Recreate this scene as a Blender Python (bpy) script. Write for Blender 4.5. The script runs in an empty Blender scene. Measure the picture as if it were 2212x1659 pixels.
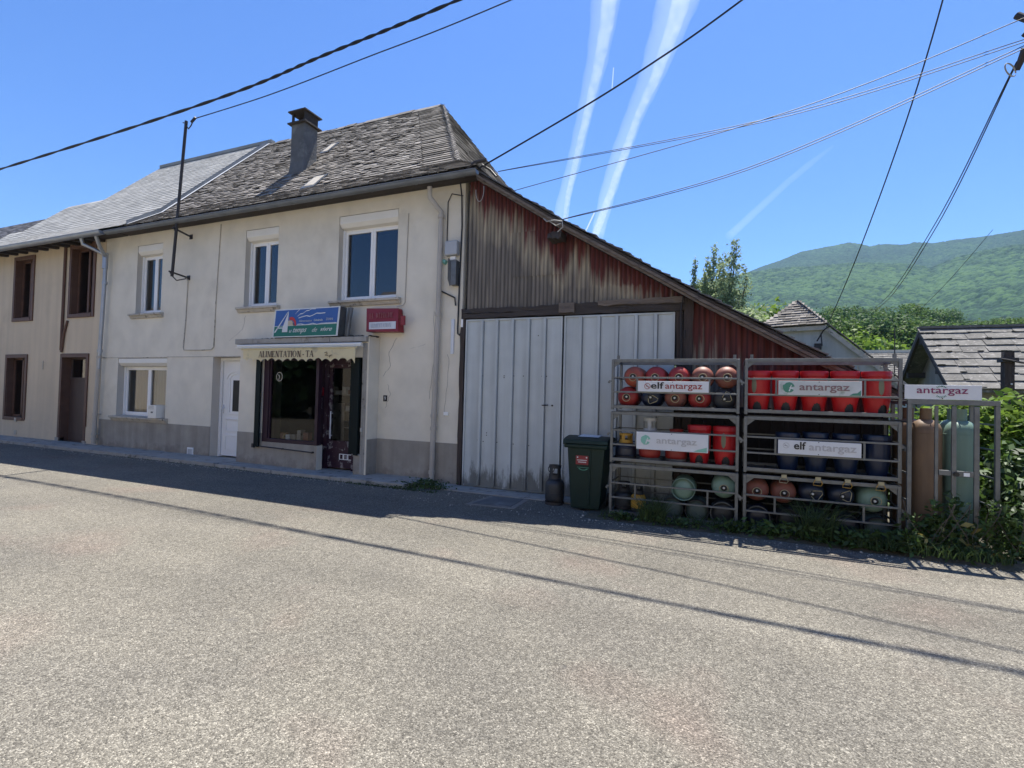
import bpy, bmesh, math, random
import numpy as np
from mathutils import Vector, Matrix, noise
R_ = math.radians
rnd = random.Random(7)
scene = bpy.context.scene
COL = scene.collection
# ------------------------------------------------------------------ camera
CAM = Vector((0.0, -7.91, 1.6))
head, pitch, roll = math.atan(1100/2586), R_(1.3), R_(1.5)
Fh = Vector((-math.sin(head), math.cos(head), 0)); Rh = Vector((math.cos(head), math.sin(head), 0)); Zu = Vector((0, 0, 1))
Fw = Fh*math.cos(pitch)+Zu*math.sin(pitch); Uh = -Fh*math.sin(pitch)+Zu*math.cos(pitch)
Rt = Rh*math.cos(roll)+Uh*math.sin(roll); Up = Uh*math.cos(roll)-Rh*math.sin(roll)
cd = bpy.data.cameras.new("camera"); cam = bpy.data.objects.new("camera", cd); COL.objects.link(cam)
m3 = Matrix((Rt, Up, -Fw)).transposed(); cam.matrix_world = Matrix.Translation(CAM) @ m3.to_4x4()
cd.sensor_width = 36; cd.lens = 1100/2212*36; cd.clip_start = .05; cd.clip_end = 60000
scene.camera = cam
# ------------------------------------------------------------------ sky, sun, exposure
SUN = Vector((.03, .373, 1)).normalized(); ELEV = math.asin(SUN.z)
w = bpy.data.worlds.new("World"); scene.world = w; w.use_nodes = True
wn, wl = w.node_tree.nodes, w.node_tree.links; wn.clear()
sky = wn.new("ShaderNodeTexSky"); sky.sky_type = 'NISHITA'; sky.sun_disc = False
sky.sun_elevation = ELEV; sky.sun_rotation = math.atan2(SUN.x, SUN.y); sky.altitude = 500
sky.air_density = 1.0; sky.dust_density = .2; sky.ozone_density = 5.0
bg = wn.new("ShaderNodeBackground"); bg.inputs[1].default_value = .089
wo = wn.new("ShaderNodeOutputWorld"); hs = wn.new('ShaderNodeHueSaturation'); hs.inputs['Saturation'].default_value = 1.2; hs.inputs['Hue'].default_value = .512; wl.new(sky.outputs[0], hs.inputs['Color']); wl.new(hs.outputs[0], bg.inputs[0]); wl.new(bg.outputs[0], wo.inputs[0])
sd = bpy.data.lights.new("sun", 'SUN'); sd.energy = 5.0; sd.angle = R_(.55); sd.color = (1, .955, .88)
so = bpy.data.objects.new("sun", sd); COL.objects.link(so); so.rotation_euler = (-SUN).to_track_quat('-Z', 'Y').to_euler(); so.location = (0, 0, 30)
scene.view_settings.view_transform = 'Standard'; scene.view_settings.look = 'None'
scene.view_settings.exposure = 1.15; scene.view_settings.gamma = 1
try:
    scene.cycles.volume_bounces = 0; scene.cycles.transparent_max_bounces = 12; scene.cycles.max_bounces = 8
except Exception: pass

# ------------------------------------------------------------------ materials
MATS = {}
def mat(name, c1, c2=None, scale=6, rough=.85, metal=0, bump=0, bscale=80, stretch=(1, 1, 1), spec=.5, contrast=.5, c3=None, s3=1.2, island=0, trans=0, detail=6, c3w=.12, coat=0):
    m = bpy.data.materials.new(name); m.use_nodes = True; MATS[name] = m
    n, l = m.node_tree.nodes, m.node_tree.links; p = n['Principled BSDF']
    p.inputs['Roughness'].default_value = rough; p.inputs['Metallic'].default_value = metal
    p.inputs['Specular IOR Level'].default_value = spec; p.inputs['Coat Weight'].default_value = coat
    tc = n.new('ShaderNodeTexCoord'); mp = n.new('ShaderNodeMapping'); mp.inputs['Scale'].default_value = stretch
    l.new(tc.outputs['Object'], mp.inputs[0])
    cur = None
    c1 = tuple(c1)+(1,); c2 = tuple(c2 or [x*.8 for x in c1[:3]])[:3]+(1,)
    nz = n.new('ShaderNodeTexNoise'); nz.inputs['Scale'].default_value = scale; nz.inputs['Detail'].default_value = detail; nz.inputs['Roughness'].default_value = .6
    l.new(mp.outputs[0], nz.inputs[0])
    r = n.new('ShaderNodeValToRGB'); r.color_ramp.elements[0].position = .5-contrast/2; r.color_ramp.elements[1].position = .5+contrast/2
    r.color_ramp.elements[0].color = c2; r.color_ramp.elements[1].color = c1
    l.new(nz.outputs[0], r.inputs[0]); cur = r.outputs[0]
    if c3:
        nz3 = n.new('ShaderNodeTexNoise'); nz3.inputs['Scale'].default_value = s3; nz3.inputs['Detail'].default_value = 8; nz3.inputs['Roughness'].default_value = .65
        l.new(mp.outputs[0], nz3.inputs[0]); r3 = n.new('ShaderNodeValToRGB'); r3.color_ramp.elements[0].position = .56; r3.color_ramp.elements[1].position = .56+c3w
        l.new(nz3.outputs[0], r3.inputs[0]); mx = n.new('ShaderNodeMix'); mx.data_type = 'RGBA'
        l.new(r3.outputs[0], mx.inputs[0]); l.new(cur, mx.inputs[6]); mx.inputs[7].default_value = tuple(c3)+(1,); cur = mx.outputs[2]
    if island:
        g = n.new('ShaderNodeNewGeometry'); mr = n.new('ShaderNodeMapRange'); mr.inputs[3].default_value = 1-island; mr.inputs[4].default_value = 1+island
        l.new(g.outputs['Random Per Island'], mr.inputs[0]); mx = n.new('ShaderNodeMix'); mx.data_type = 'RGBA'; mx.blend_type = 'MULTIPLY'; mx.inputs[0].default_value = 1
        l.new(cur, mx.inputs[6]); l.new(mr.outputs[0], mx.inputs[7]); cur = mx.outputs[2]
    l.new(cur, p.inputs['Base Color'])
    if bump:
        b = n.new('ShaderNodeBump'); b.inputs['Strength'].default_value = bump; b.inputs['Distance'].default_value = .02
        nb = n.new('ShaderNodeTexNoise'); nb.inputs['Scale'].default_value = bscale; nb.inputs['Detail'].default_value = 4
        l.new(mp.outputs[0], nb.inputs[0]); l.new(nb.outputs[0], b.inputs['Height']); l.new(b.outputs[0], p.inputs['Normal'])
    if trans:
        t = n.new('ShaderNodeBsdfTranslucent'); l.new(cur, t.inputs[0]); ms = n.new('ShaderNodeMixShader'); ms.inputs[0].default_value = trans
        l.new(p.outputs[0], ms.inputs[1]); l.new(t.outputs[0], ms.inputs[2]); l.new(ms.outputs[0], n['Material Output'].inputs[0])
    return m
def glassmat(name, tint=(.8, .85, .9), fmin=.06, ior=1.7, through=.9):
    m = bpy.data.materials.new(name); m.use_nodes = True; n, l = m.node_tree.nodes, m.node_tree.links; n.remove(n['Principled BSDF'])
    tr = n.new('ShaderNodeBsdfTransparent'); tr.inputs[0].default_value = tuple(x*through for x in tint)+(1,)
    gl = n.new('ShaderNodeBsdfGlossy'); gl.inputs['Roughness'].default_value = .012; fr = n.new('ShaderNodeFresnel'); fr.inputs[0].default_value = ior
    ms = n.new('ShaderNodeMixShader'); l.new(fr.outputs[0], ms.inputs[0]); l.new(tr.outputs[0], ms.inputs[1]); l.new(gl.outputs[0], ms.inputs[2])
    l.new(ms.outputs[0], n['Material Output'].inputs[0]); MATS[name] = m; return m
def nd(m): return m.node_tree.nodes, m.node_tree.links

mat('wall', (.80, .73, .59), (.73, .665, .535), scale=1.3, contrast=.55, bump=.35, bscale=140, c3=(.585, .52, .405), s3=.55, c3w=.28)
mat('wall_left', (.68, .55, .38), (.58, .47, .33), scale=1.1, contrast=.6, bump=.35, bscale=120, c3=(.46, .37, .26), s3=.6, c3w=.3)
mat('plinth', (.25, .23, .20), (.18, .165, .148), scale=2.5, contrast=.6, bump=.4, bscale=90, c3=(.11, .095, .085), s3=2.2, c3w=.12)
mat('reveal', (.62, .57, .49), (.55, .50, .43), scale=3, bump=.3)
mat('sill', (.58, .52, .43), (.40, .36, .29), scale=6, bump=.5, bscale=60, c3=(.12, .11, .09), s3=9)
mat('white_pvc', (.88, .87, .84), (.84, .83, .80), scale=2, rough=.35)
mat('cream_pvc', (.85, .81, .72), (.78, .74, .65), scale=2, rough=.45)
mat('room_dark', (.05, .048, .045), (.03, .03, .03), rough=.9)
mat('curtain', (.45, .43, .42), (.30, .29, .30), scale=14, stretch=(3, 1, .05), trans=.3)
mat('brown_paint', (.15, .075, .045), (.095, .048, .032), scale=5, rough=.6, bump=.2)
mat('door_brown', (.085, .055, .045), (.06, .04, .033), scale=4, rough=.6, stretch=(4, 1, .4))
mat('purple_paint', (.045, .018, .032), (.028, .012, .022), scale=5, spec=.3, rough=.4, c3=(.22, .2, .2), s3=7, c3w=.02)
mat('purple_frame', (.04, .017, .03), (.025, .012, .02), scale=5, spec=.3, rough=.4)
mat('shutter_dark', (.010, .017, .015), (.006, .010, .010), scale=5, spec=.15, rough=.6, stretch=(6, 1, 1))
mat('concrete', (.40, .375, .33), (.28, .26, .225), scale=5, bump=.5, bscale=50, c3=(.09, .088, .075), s3=6)
mat('mortar', (.15, .148, .143), (.085, .086, .086), scale=3.5, bump=.5, bscale=40, c3=(.20, .20, .19), s3=2)
mat('slate_old', (.29, .262, .226), (.10, .088, .078), scale=2.6, contrast=.7, rough=.8, spec=.25, island=.5, bump=.3, bscale=40, c3=(.33, .31, .27), s3=4, c3w=.2)
mat('slate_new', (.40, .39, .36), (.30, .295, .275), scale=1.2, rough=.75, island=.16, spec=.25)
mat('slate_dark', (.16, .15, .145), (.11, .105, .1), scale=1.2, rough=.6, island=.2)
mat('slate_slab', (.225, .215, .195), (.115, .11, .10), scale=5, rough=.95, spec=.1, island=.10, bump=.5, bscale=30, c3=(.34, .32, .30), s3=11, c3w=.12)
mat('shade_black_wood', (.022, .018, .016), (.010, .009, .008), scale=3, stretch=(6, 6, .5), bump=.5, bscale=14)  # wood taken near black to stand for the shade behind the racks
mat('moss', (.05, .042, .018), (.025, .022, .012), scale=12, bump=1, bscale=60)
mat('zinc', (.42, .44, .47), (.30, .32, .35), scale=3, rough=.42, metal=.75)
mat('gutter_dark', (.22, .235, .245), (.14, .15, .16), scale=2.5, rough=.5, metal=.4)
mat('white_metal', (.75, .76, .78), (.6, .62, .64), scale=2, rough=.4)
mat('pipe_beige', (.50, .45, .38), (.40, .36, .30), scale=2, rough=.6)
mat('wood_dark', (.075, .06, .05), (.035, .028, .024), scale=3, stretch=(.5, 6, 6), bump=.8, bscale=14, contrast=.6)
mat('wood_grey', (.25, .20, .155), (.09, .072, .06), scale=3, stretch=(.5, 7, 7), bump=.9, bscale=12, contrast=.5)
mat('wood_post', (.085, .062, .05), (.03, .022, .018), scale=3, stretch=(6, 6, .4), bump=.9, bscale=12, contrast=.5)
mat('galv', (.19, .20, .20), (.115, .12, .12), scale=9, rough=.5, metal=.6, c3=(.17, .15, .13), s3=5, c3w=.2)
mat('black_iron', (.022, .02, .022), (.035, .028, .025), scale=6, rough=.6)
mat('cable_black', (.014, .016, .022), (.01, .01, .014), rough=.6)
mat('cable_grey', (.4, .38, .34), (.3, .29, .26), rough=.6)
mat('gas_red', (.36, .028, .022), (.25, .024, .02), scale=5, rough=.45, c3=(.15, .06, .045), s3=7, c3w=.10)
mat('gas_orange', (.40, .085, .045), (.28, .06, .035), scale=5, rough=.5, c3=(.15, .07, .05), s3=8, c3w=.08)
mat('gas_brown', (.26, .085, .055), (.17, .06, .045), scale=6, rough=.55, c3=(.10, .055, .042), s3=8, c3w=.08)
mat('gas_navy', (.012, .020, .045), (.008, .013, .03), scale=5, rough=.35, c3=(.022, .026, .036), s3=5)
mat('gas_black', (.035, .038, .042), (.022, .024, .028), scale=6, rough=.5, c3=(.07, .065, .06), s3=4)
mat('gas_green', (.21, .32, .25), (.16, .25, .195), scale=5, rough=.5, c3=(.30, .36, .29), s3=5, c3w=.15)
mat('gas_dullgreen', (.09, .13, .115), (.06, .085, .08), scale=5, rough=.6)
mat('gas_tan', (.27, .165, .085), (.15, .095, .06), scale=4, rough=.55, c3=(.13, .095, .07), s3=3, c3w=.25, stretch=(1.5, 1.5, .5))
mat('tall_green', (.17, .265, .21), (.135, .215, .17), scale=3, rough=.5, c3=(.11, .15, .12), s3=3, c3w=.2, stretch=(1.5, 1.5, .5))
mat('gas_yellow', (.55, .30, .035), (.40, .22, .03), scale=6, rough=.45, c3=(.2, .12, .03), s3=6)
mat('plastic_red', (.50, .014, .018), (.42, .012, .015), scale=3, rough=.38, spec=.4, c3=(.36, .03, .03), s3=6, c3w=.15)
mat('plastic_navy', (.009, .02, .058), (.007, .015, .042), scale=3, rough=.3)
mat('olive_patch', (.20, .20, .13), (.16, .16, .1), rough=.5)
mat('ring_brass', (.42, .36, .2), (.3, .25, .14), scale=10, rough=.5)
mat('valve_black', (.012, .012, .012), rough=.5); mat('cap_white', (.6, .6, .56), rough=.5)
mat('grey_plastic', (.45, .46, .46), (.38, .39, .4), rough=.5)
mat('bin_green', (.006, .024, .019), (.005, .018, .014), scale=4, spec=.3, rough=.5)
mat('sign_white', (.68, .69, .69), (.60, .61, .62), scale=3, rough=.4)
mat('sign_dirty', (.60, .61, .59), (.45, .47, .44), scale=4, rough=.5, c3=(.22, .27, .2), s3=7, c3w=.2)
mat('ink_black', (.012, .012, .016), rough=.5); mat('ink_red', (.32, .02, .025), rough=.5); mat('ink_faded', (.46, .45, .45), (.42, .41, .41), rough=.5)
mat('ink_green', (.04, .19, .12), (.07, .25, .17), scale=12, rough=.5); mat('ink_palegreen', (.16, .42, .32), (.25, .5, .4), scale=12, rough=.5)
mat('ink_mauve', (.26, .15, .15), (.2, .13, .13), rough=.5); mat('ink_magenta', (.24, .015, .10), rough=.5); mat('ink_brown', (.07, .018, .012), rough=.6)
mat('ink_white', (.72, .74, .72), rough=.5); mat('ink_faintred', (.33, .10, .10), (.26, .05, .06), scale=20, rough=.5); mat('ink_greyblue', (.42, .45, .50), (.5, .52, .56), scale=20, rough=.5)
mat('sign_blue', (.035, .12, .38), (.03, .10, .32), scale=2, rough=.3); mat('sign_green', (.012, .17, .13), (.01, .14, .11), scale=2, rough=.3); mat('sign_red', (.25, .012, .022), (.2, .01, .018), scale=2, rough=.4)
mat('sun_red', (.55, .03, .03), rough=.4); mat('sun_cream', (.6, .5, .35), rough=.4)
mat('canvas', (.86, .75, .46), (.78, .66, .40), scale=4, rough=.9, trans=.25, c3=(.36, .33, .24), s3=3, c3w=.2)
mat('leaf', (.075, .13, .028), (.035, .07, .018), scale=2, rough=.55, island=.45, trans=.35)
mat('leaf_bright', (.17, .25, .035), (.09, .16, .028), scale=1.5, spec=.12, rough=.5, island=.4, trans=.45)
mat('leaf_wood', (.13, .20, .045), (.065, .12, .03), scale=.15, spec=.12, rough=.6, island=.45, trans=.35)
mat('leaf_dark', (.06, .115, .04), (.03, .07, .028), scale=.2, spec=.12, rough=.6, island=.4, trans=.3)
mat('leaf_poplar', (.32, .38, .21), (.18, .24, .11), scale=.6, spec=.25, rough=.6, island=.5, trans=.45)
mat('leaf_yellow', (.30, .27, .08), (.2, .16, .05), rough=.6, island=.3, trans=.3)
mat('bark', (.12, .10, .08), (.06, .05, .04), scale=6, bump=.8, bscale=20, stretch=(3, 3, .5))
mat('grass', (.07, .11, .03), (.03, .055, .016), scale=3, rough=.8, island=.4, trans=.3)
mat('soil', (.10, .085, .06), (.05, .05, .03), scale=4, bump=.8, bscale=30)
mat('house_white', (.50, .50, .46), (.42, .42, .39), scale=1.5, bump=.2, c3=(.36, .36, .33), s3=1.5)
mat('barn_wall', (.36, .335, .30), (.25, .23, .2), scale=2.5, bump=.6, bscale=40)
mat('stone_sunny', (.80, .70, .54), (.68, .58, .44), scale=3, bump=.6, bscale=20)
mat('label_blue', (.12, .22, .45), rough=.4); mat('paper', (.7, .7, .68), (.5, .5, .5), scale=30)
mat('goods', (.22, .1, .05), (.05, .09, .06), scale=9, contrast=.1, detail=1, c3=(.35, .25, .12), s3=7, c3w=.02)
glassmat('glass', ior=2.0); glassmat('glass_shop', ior=1.45, through=.92)

# asphalt: chip seal of pale and dark stones, with pink worn patches and tar patches
def make_asphalt():
    m = bpy.data.materials.new('asphalt'); m.use_nodes = True; MATS['asphalt'] = m; n, l = nd(m); p = n['Principled BSDF']
    p.inputs['Roughness'].default_value = .8; p.inputs['Specular IOR Level'].default_value = .15
    tc = n.new('ShaderNodeTexCoord')
    def vor(s):
        v = n.new('ShaderNodeTexVoronoi'); v.inputs['Scale'].default_value = s; l.new(tc.outputs['Object'], v.inputs[0]); return v
    v1 = vor(150)
    sp = n.new('ShaderNodeSeparateColor'); l.new(v1.outputs['Color'], sp.inputs[0])
    r = n.new('ShaderNodeValToRGB'); e = r.color_ramp.elements
    e[0].position = 0; e[0].color = (.10, .093, .08, 1); e[1].position = 1; e[1].color = (.44, .41, .345, 1)
    for pos, c in ((.2, (.145, .134, .115)), (.5, (.20, .186, .158)), (.8, (.255, .238, .202)), (.93, (.35, .328, .28))):
        q = e.new(pos); q.color = c+(1,)
    l.new(sp.outputs[0], r.inputs[0])
    v2 = vor(42); sp2 = n.new('ShaderNodeSeparateColor'); l.new(v2.outputs['Color'], sp2.inputs[0]); mr = n.new('ShaderNodeMapRange'); mr.inputs[3].default_value = .84; mr.inputs[4].default_value = 1.16; l.new(sp2.outputs[1], mr.inputs[0])
    nz = n.new('ShaderNodeTexNoise'); nz.inputs['Scale'].default_value = .55; nz.inputs['Detail'].default_value = 9; nz.inputs['Roughness'].default_value = .62; l.new(tc.outputs['Object'], nz.inputs[0])
    r2 = n.new('ShaderNodeValToRGB'); r2.color_ramp.elements[0].position = .28; r2.color_ramp.elements[0].color = (.68, .68, .68, 1); r2.color_ramp.elements[1].position = .6; r2.color_ramp.elements[1].color = (.91, .90, .865, 1)
    l.new(nz.outputs[0], r2.inputs[0])
    def mul(a, b):
        x = n.new('ShaderNodeMix'); x.data_type = 'RGBA'; x.blend_type = 'MULTIPLY'; x.inputs[0].default_value = 1; l.new(a, x.inputs[6]); l.new(b, x.inputs[7]); return x.outputs[2]
    c = mul(mul(r.outputs[0], mr.outputs[0]), r2.outputs[0])
    ml = n.new('ShaderNodeMapping'); ml.inputs['Scale'].default_value = (.12, 1.1, 1); l.new(tc.outputs['Object'], ml.inputs[0]); nl = n.new('ShaderNodeTexNoise'); nl.inputs['Scale'].default_value = .8; nl.inputs['Detail'].default_value = 5; l.new(ml.outputs[0], nl.inputs[0])
    rl = n.new('ShaderNodeMapRange'); rl.inputs[1].default_value = .35; rl.inputs[2].default_value = .62; rl.inputs[3].default_value = .84; rl.inputs[4].default_value = 1.06; l.new(nl.outputs[0], rl.inputs[0]); c = mul(c, rl.outputs[0])
    n3 = n.new('ShaderNodeTexNoise'); n3.inputs['Scale'].default_value = .8; n3.inputs['Detail'].default_value = 3
    mpp = n.new('ShaderNodeMapping'); mpp.inputs['Location'].default_value = (3, 7, 0); l.new(tc.outputs['Object'], mpp.inputs[0]); l.new(mpp.outputs[0], n3.inputs[0])
    r3 = n.new('ShaderNodeValToRGB'); r3.color_ramp.elements[0].position = .55; r3.color_ramp.elements[0].color = (0, 0, 0, 1); r3.color_ramp.elements[1].position = .72; r3.color_ramp.elements[1].color = (.55, .55, .55, 1); l.new(n3.outputs[0], r3.inputs[0])
    mx = n.new('ShaderNodeMix'); mx.data_type = 'RGBA'; mx.blend_type = 'MULTIPLY'; l.new(r3.outputs[0], mx.inputs[0]); l.new(c, mx.inputs[6]); mx.inputs[7].default_value = (1.12, .95, .95, 1)
    # small tar stains
    n4 = n.new('ShaderNodeTexNoise'); n4.inputs['Scale'].default_value = 2.1; n4.inputs['Detail'].default_value = 8; n4.inputs['Roughness'].default_value = .7; l.new(tc.outputs['Object'], n4.inputs[0])
    r4 = n.new('ShaderNodeValToRGB'); r4.color_ramp.elements[0].position = .635; r4.color_ramp.elements[1].position = .70; r4.color_ramp.elements[1].color = (.5, .5, .5, 1); l.new(n4.outputs[0], r4.inputs[0])
    my = n.new('ShaderNodeMix'); my.data_type = 'RGBA'; l.new(r4.outputs[0], my.inputs[0]); l.new(mx.outputs[2], my.inputs[6]); my.inputs[7].default_value = (.09, .088, .085, 1)
    l.new(my.outputs[2], p.inputs['Base Color'])
    b = n.new('ShaderNodeBump'); b.inputs['Strength'].default_value = .9; b.inputs['Distance'].default_value = .007; l.new(v1.outputs['Distance'], b.inputs['Height']); b.invert = True; l.new(b.outputs[0], p.inputs['Normal'])
make_asphalt()

# corrugated sheets: old red paint, bleached to grey-brown streaks away from the roof edge (attribute 'wear')
def make_corr():
    m = bpy.data.materials.new('corrugated'); m.use_nodes = True; MATS['corrugated'] = m; n, l = nd(m); p = n['Principled BSDF']; p.inputs['Roughness'].default_value = .75
    at = n.new('ShaderNodeAttribute'); at.attribute_name = 'wear'; tc = n.new('ShaderNodeTexCoord')
    def noi(s, st, det=6):
        mp = n.new('ShaderNodeMapping'); mp.inputs['Scale'].default_value = st; l.new(tc.outputs['Object'], mp.inputs[0])
        z = n.new('ShaderNodeTexNoise'); z.inputs['Scale'].default_value = s; z.inputs['Detail'].default_value = det; z.inputs['Roughness'].default_value = .65; l.new(mp.outputs[0], z.inputs[0]); return z.outputs[0]
    a = noi(9, (1, 1, .035)); b = noi(1.0, (1, 1, .5))
    def mth(op, x, y):
        q = n.new('ShaderNodeMath'); q.operation = op
        for i, v in enumerate((x, y)):
            if isinstance(v, (int, float)): q.inputs[i].default_value = v
            else: l.new(v, q.inputs[i])
        return q.outputs[0]
    s = mth('ADD', at.outputs['Fac'], mth('MULTIPLY', mth('SUBTRACT', a, .5), 1.25)); s = mth('ADD', s, mth('MULTIPLY', mth('SUBTRACT', b, .5), .6))
    r = n.new('ShaderNodeValToRGB'); e = r.color_ramp.elements; e[0].position = .30; e[0].color = (.105, .022, .017, 1); e[1].position = .68; e[1].color = (.34, .285, .195, 1)
    q = e.new(.42); q.color = (.12, .03, .022, 1); q = e.new(.52); q.color = (.22, .15, .105, 1); q = e.new(.88); q.color = (.25, .21, .155, 1); q = e.new(1.0); q.color = (.17, .145, .115, 1)
    l.new(s, r.inputs[0]); c = noi(16, (1, 1, .05)); mr = n.new('ShaderNodeMapRange'); mr.inputs[1].default_value = .3; mr.inputs[2].default_value = .7; mr.inputs[3].default_value = .5; mr.inputs[4].default_value = 1.35; l.new(c, mr.inputs[0])
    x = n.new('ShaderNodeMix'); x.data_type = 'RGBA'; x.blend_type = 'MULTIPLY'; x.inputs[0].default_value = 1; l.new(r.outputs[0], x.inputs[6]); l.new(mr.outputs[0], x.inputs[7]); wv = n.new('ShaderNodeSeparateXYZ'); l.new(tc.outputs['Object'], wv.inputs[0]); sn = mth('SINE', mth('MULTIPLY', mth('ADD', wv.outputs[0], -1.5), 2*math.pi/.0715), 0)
    m2 = n.new('ShaderNodeMapRange'); m2.inputs[1].default_value = -.2; m2.inputs[2].default_value = 1; m2.inputs[3].default_value = 1.12; m2.inputs[4].default_value = .6; l.new(sn, m2.inputs[0])  # groove shading of the corrugation painted into the colour
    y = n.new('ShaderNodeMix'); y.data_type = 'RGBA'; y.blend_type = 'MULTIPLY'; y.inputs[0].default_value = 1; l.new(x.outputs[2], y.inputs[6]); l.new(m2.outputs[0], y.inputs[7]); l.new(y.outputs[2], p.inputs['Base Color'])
make_corr()

def gradmat(name, base1, base2, dirt, zlo, zhi, streak=8, rough=.6, amp=.8, bump=0, base_scale=3, sz=.25, top=None):
    """base colour with splashed dirt that creeps up from the ground (its own ragged outline)"""
    m = mat(name, base1, base2, scale=base_scale, rough=rough, bump=bump, bscale=110); n, l = nd(m); p = n['Principled BSDF']; src = p.inputs['Base Color'].links[0].from_socket
    tc = n.new('ShaderNodeTexCoord'); g = n.new('ShaderNodeNewGeometry'); sx = n.new('ShaderNodeSeparateXYZ'); l.new(g.outputs['Position'], sx.inputs[0])
    mr = n.new('ShaderNodeMapRange'); mr.inputs[1].default_value = zlo; mr.inputs[2].default_value = zhi; mr.inputs[3].default_value = 1; mr.inputs[4].default_value = 0; l.new(sx.outputs[2], mr.inputs[0])
    mp = n.new('ShaderNodeMapping'); mp.inputs['Scale'].default_value = (1, 1, sz); l.new(tc.outputs['Object'], mp.inputs[0]); z = n.new('ShaderNodeTexNoise'); z.inputs['Scale'].default_value = streak; z.inputs['Detail'].default_value = 7; z.inputs['Roughness'].default_value = .7; l.new(mp.outputs[0], z.inputs[0])
    a = n.new('ShaderNodeMath'); a.operation = 'MULTIPLY_ADD'; l.new(z.outputs[0], a.inputs[0]); a.inputs[1].default_value = 1.6; a.inputs[2].default_value = -.8
    s = n.new('ShaderNodeMath'); s.operation = 'ADD'; l.new(a.outputs[0], s.inputs[0]); l.new(mr.outputs[0], s.inputs[1])
    r = n.new('ShaderNodeValToRGB'); r.color_ramp.elements[0].position = .55; r.color_ramp.elements[1].position = .8; r.color_ramp.elements[1].color = (amp,)*3+(1,); l.new(s.outputs[0], r.inputs[0])
    x = n.new('ShaderNodeMix'); x.data_type = 'RGBA'; l.new(r.outputs[0], x.inputs[0]); l.new(src, x.inputs[6]); x.inputs[7].default_value = tuple(dirt)+(1,); l.new(x.outputs[2], p.inputs['Base Color']); return m
gradmat('door_sheet', (.53, .56, .545), (.45, .48, .47), (.06, .06, .048), .0, .85, rough=.5, amp=.75)
gradmat('plinth_d', (.40, .355, .29), (.29, .26, .215), (.20, .165, .14), -.1, .6, streak=4, rough=.9, amp=.6, bump=.4, sz=.8)

def streaks(name, lo=.84, sc=5, sz=.06):
    m = MATS[name]; n, l = nd(m); p = n['Principled BSDF']; src = p.inputs['Base Color'].links[0].from_socket
    tc = n.new('ShaderNodeTexCoord'); mp = n.new('ShaderNodeMapping'); mp.inputs['Scale'].default_value = (1, 1, sz); l.new(tc.outputs['Object'], mp.inputs[0]); z = n.new('ShaderNodeTexNoise'); z.inputs['Scale'].default_value = sc; z.inputs['Detail'].default_value = 6; l.new(mp.outputs[0], z.inputs[0])
    r = n.new('ShaderNodeMapRange'); r.inputs[1].default_value = .35; r.inputs[2].default_value = .6; r.inputs[3].default_value = lo; r.inputs[4].default_value = 1.03; l.new(z.outputs[0], r.inputs[0]); x = n.new('ShaderNodeMix'); x.data_type = 'RGBA'; x.blend_type = 'MULTIPLY'; x.inputs[0].default_value = 1; l.new(src, x.inputs[6]); l.new(r.outputs[0], x.inputs[7]); l.new(x.outputs[2], p.inputs['Base Color'])
streaks('wall', .93, 2.2, .9)
for a_, b_ in (('wall_left', .94), ('door_sheet', .84), ('gas_tan', .5), ('tall_green', .82), ('barn_wall', .8), ('house_white', .88), ('plinth_d', .85)): streaks(a_, b_)
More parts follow.
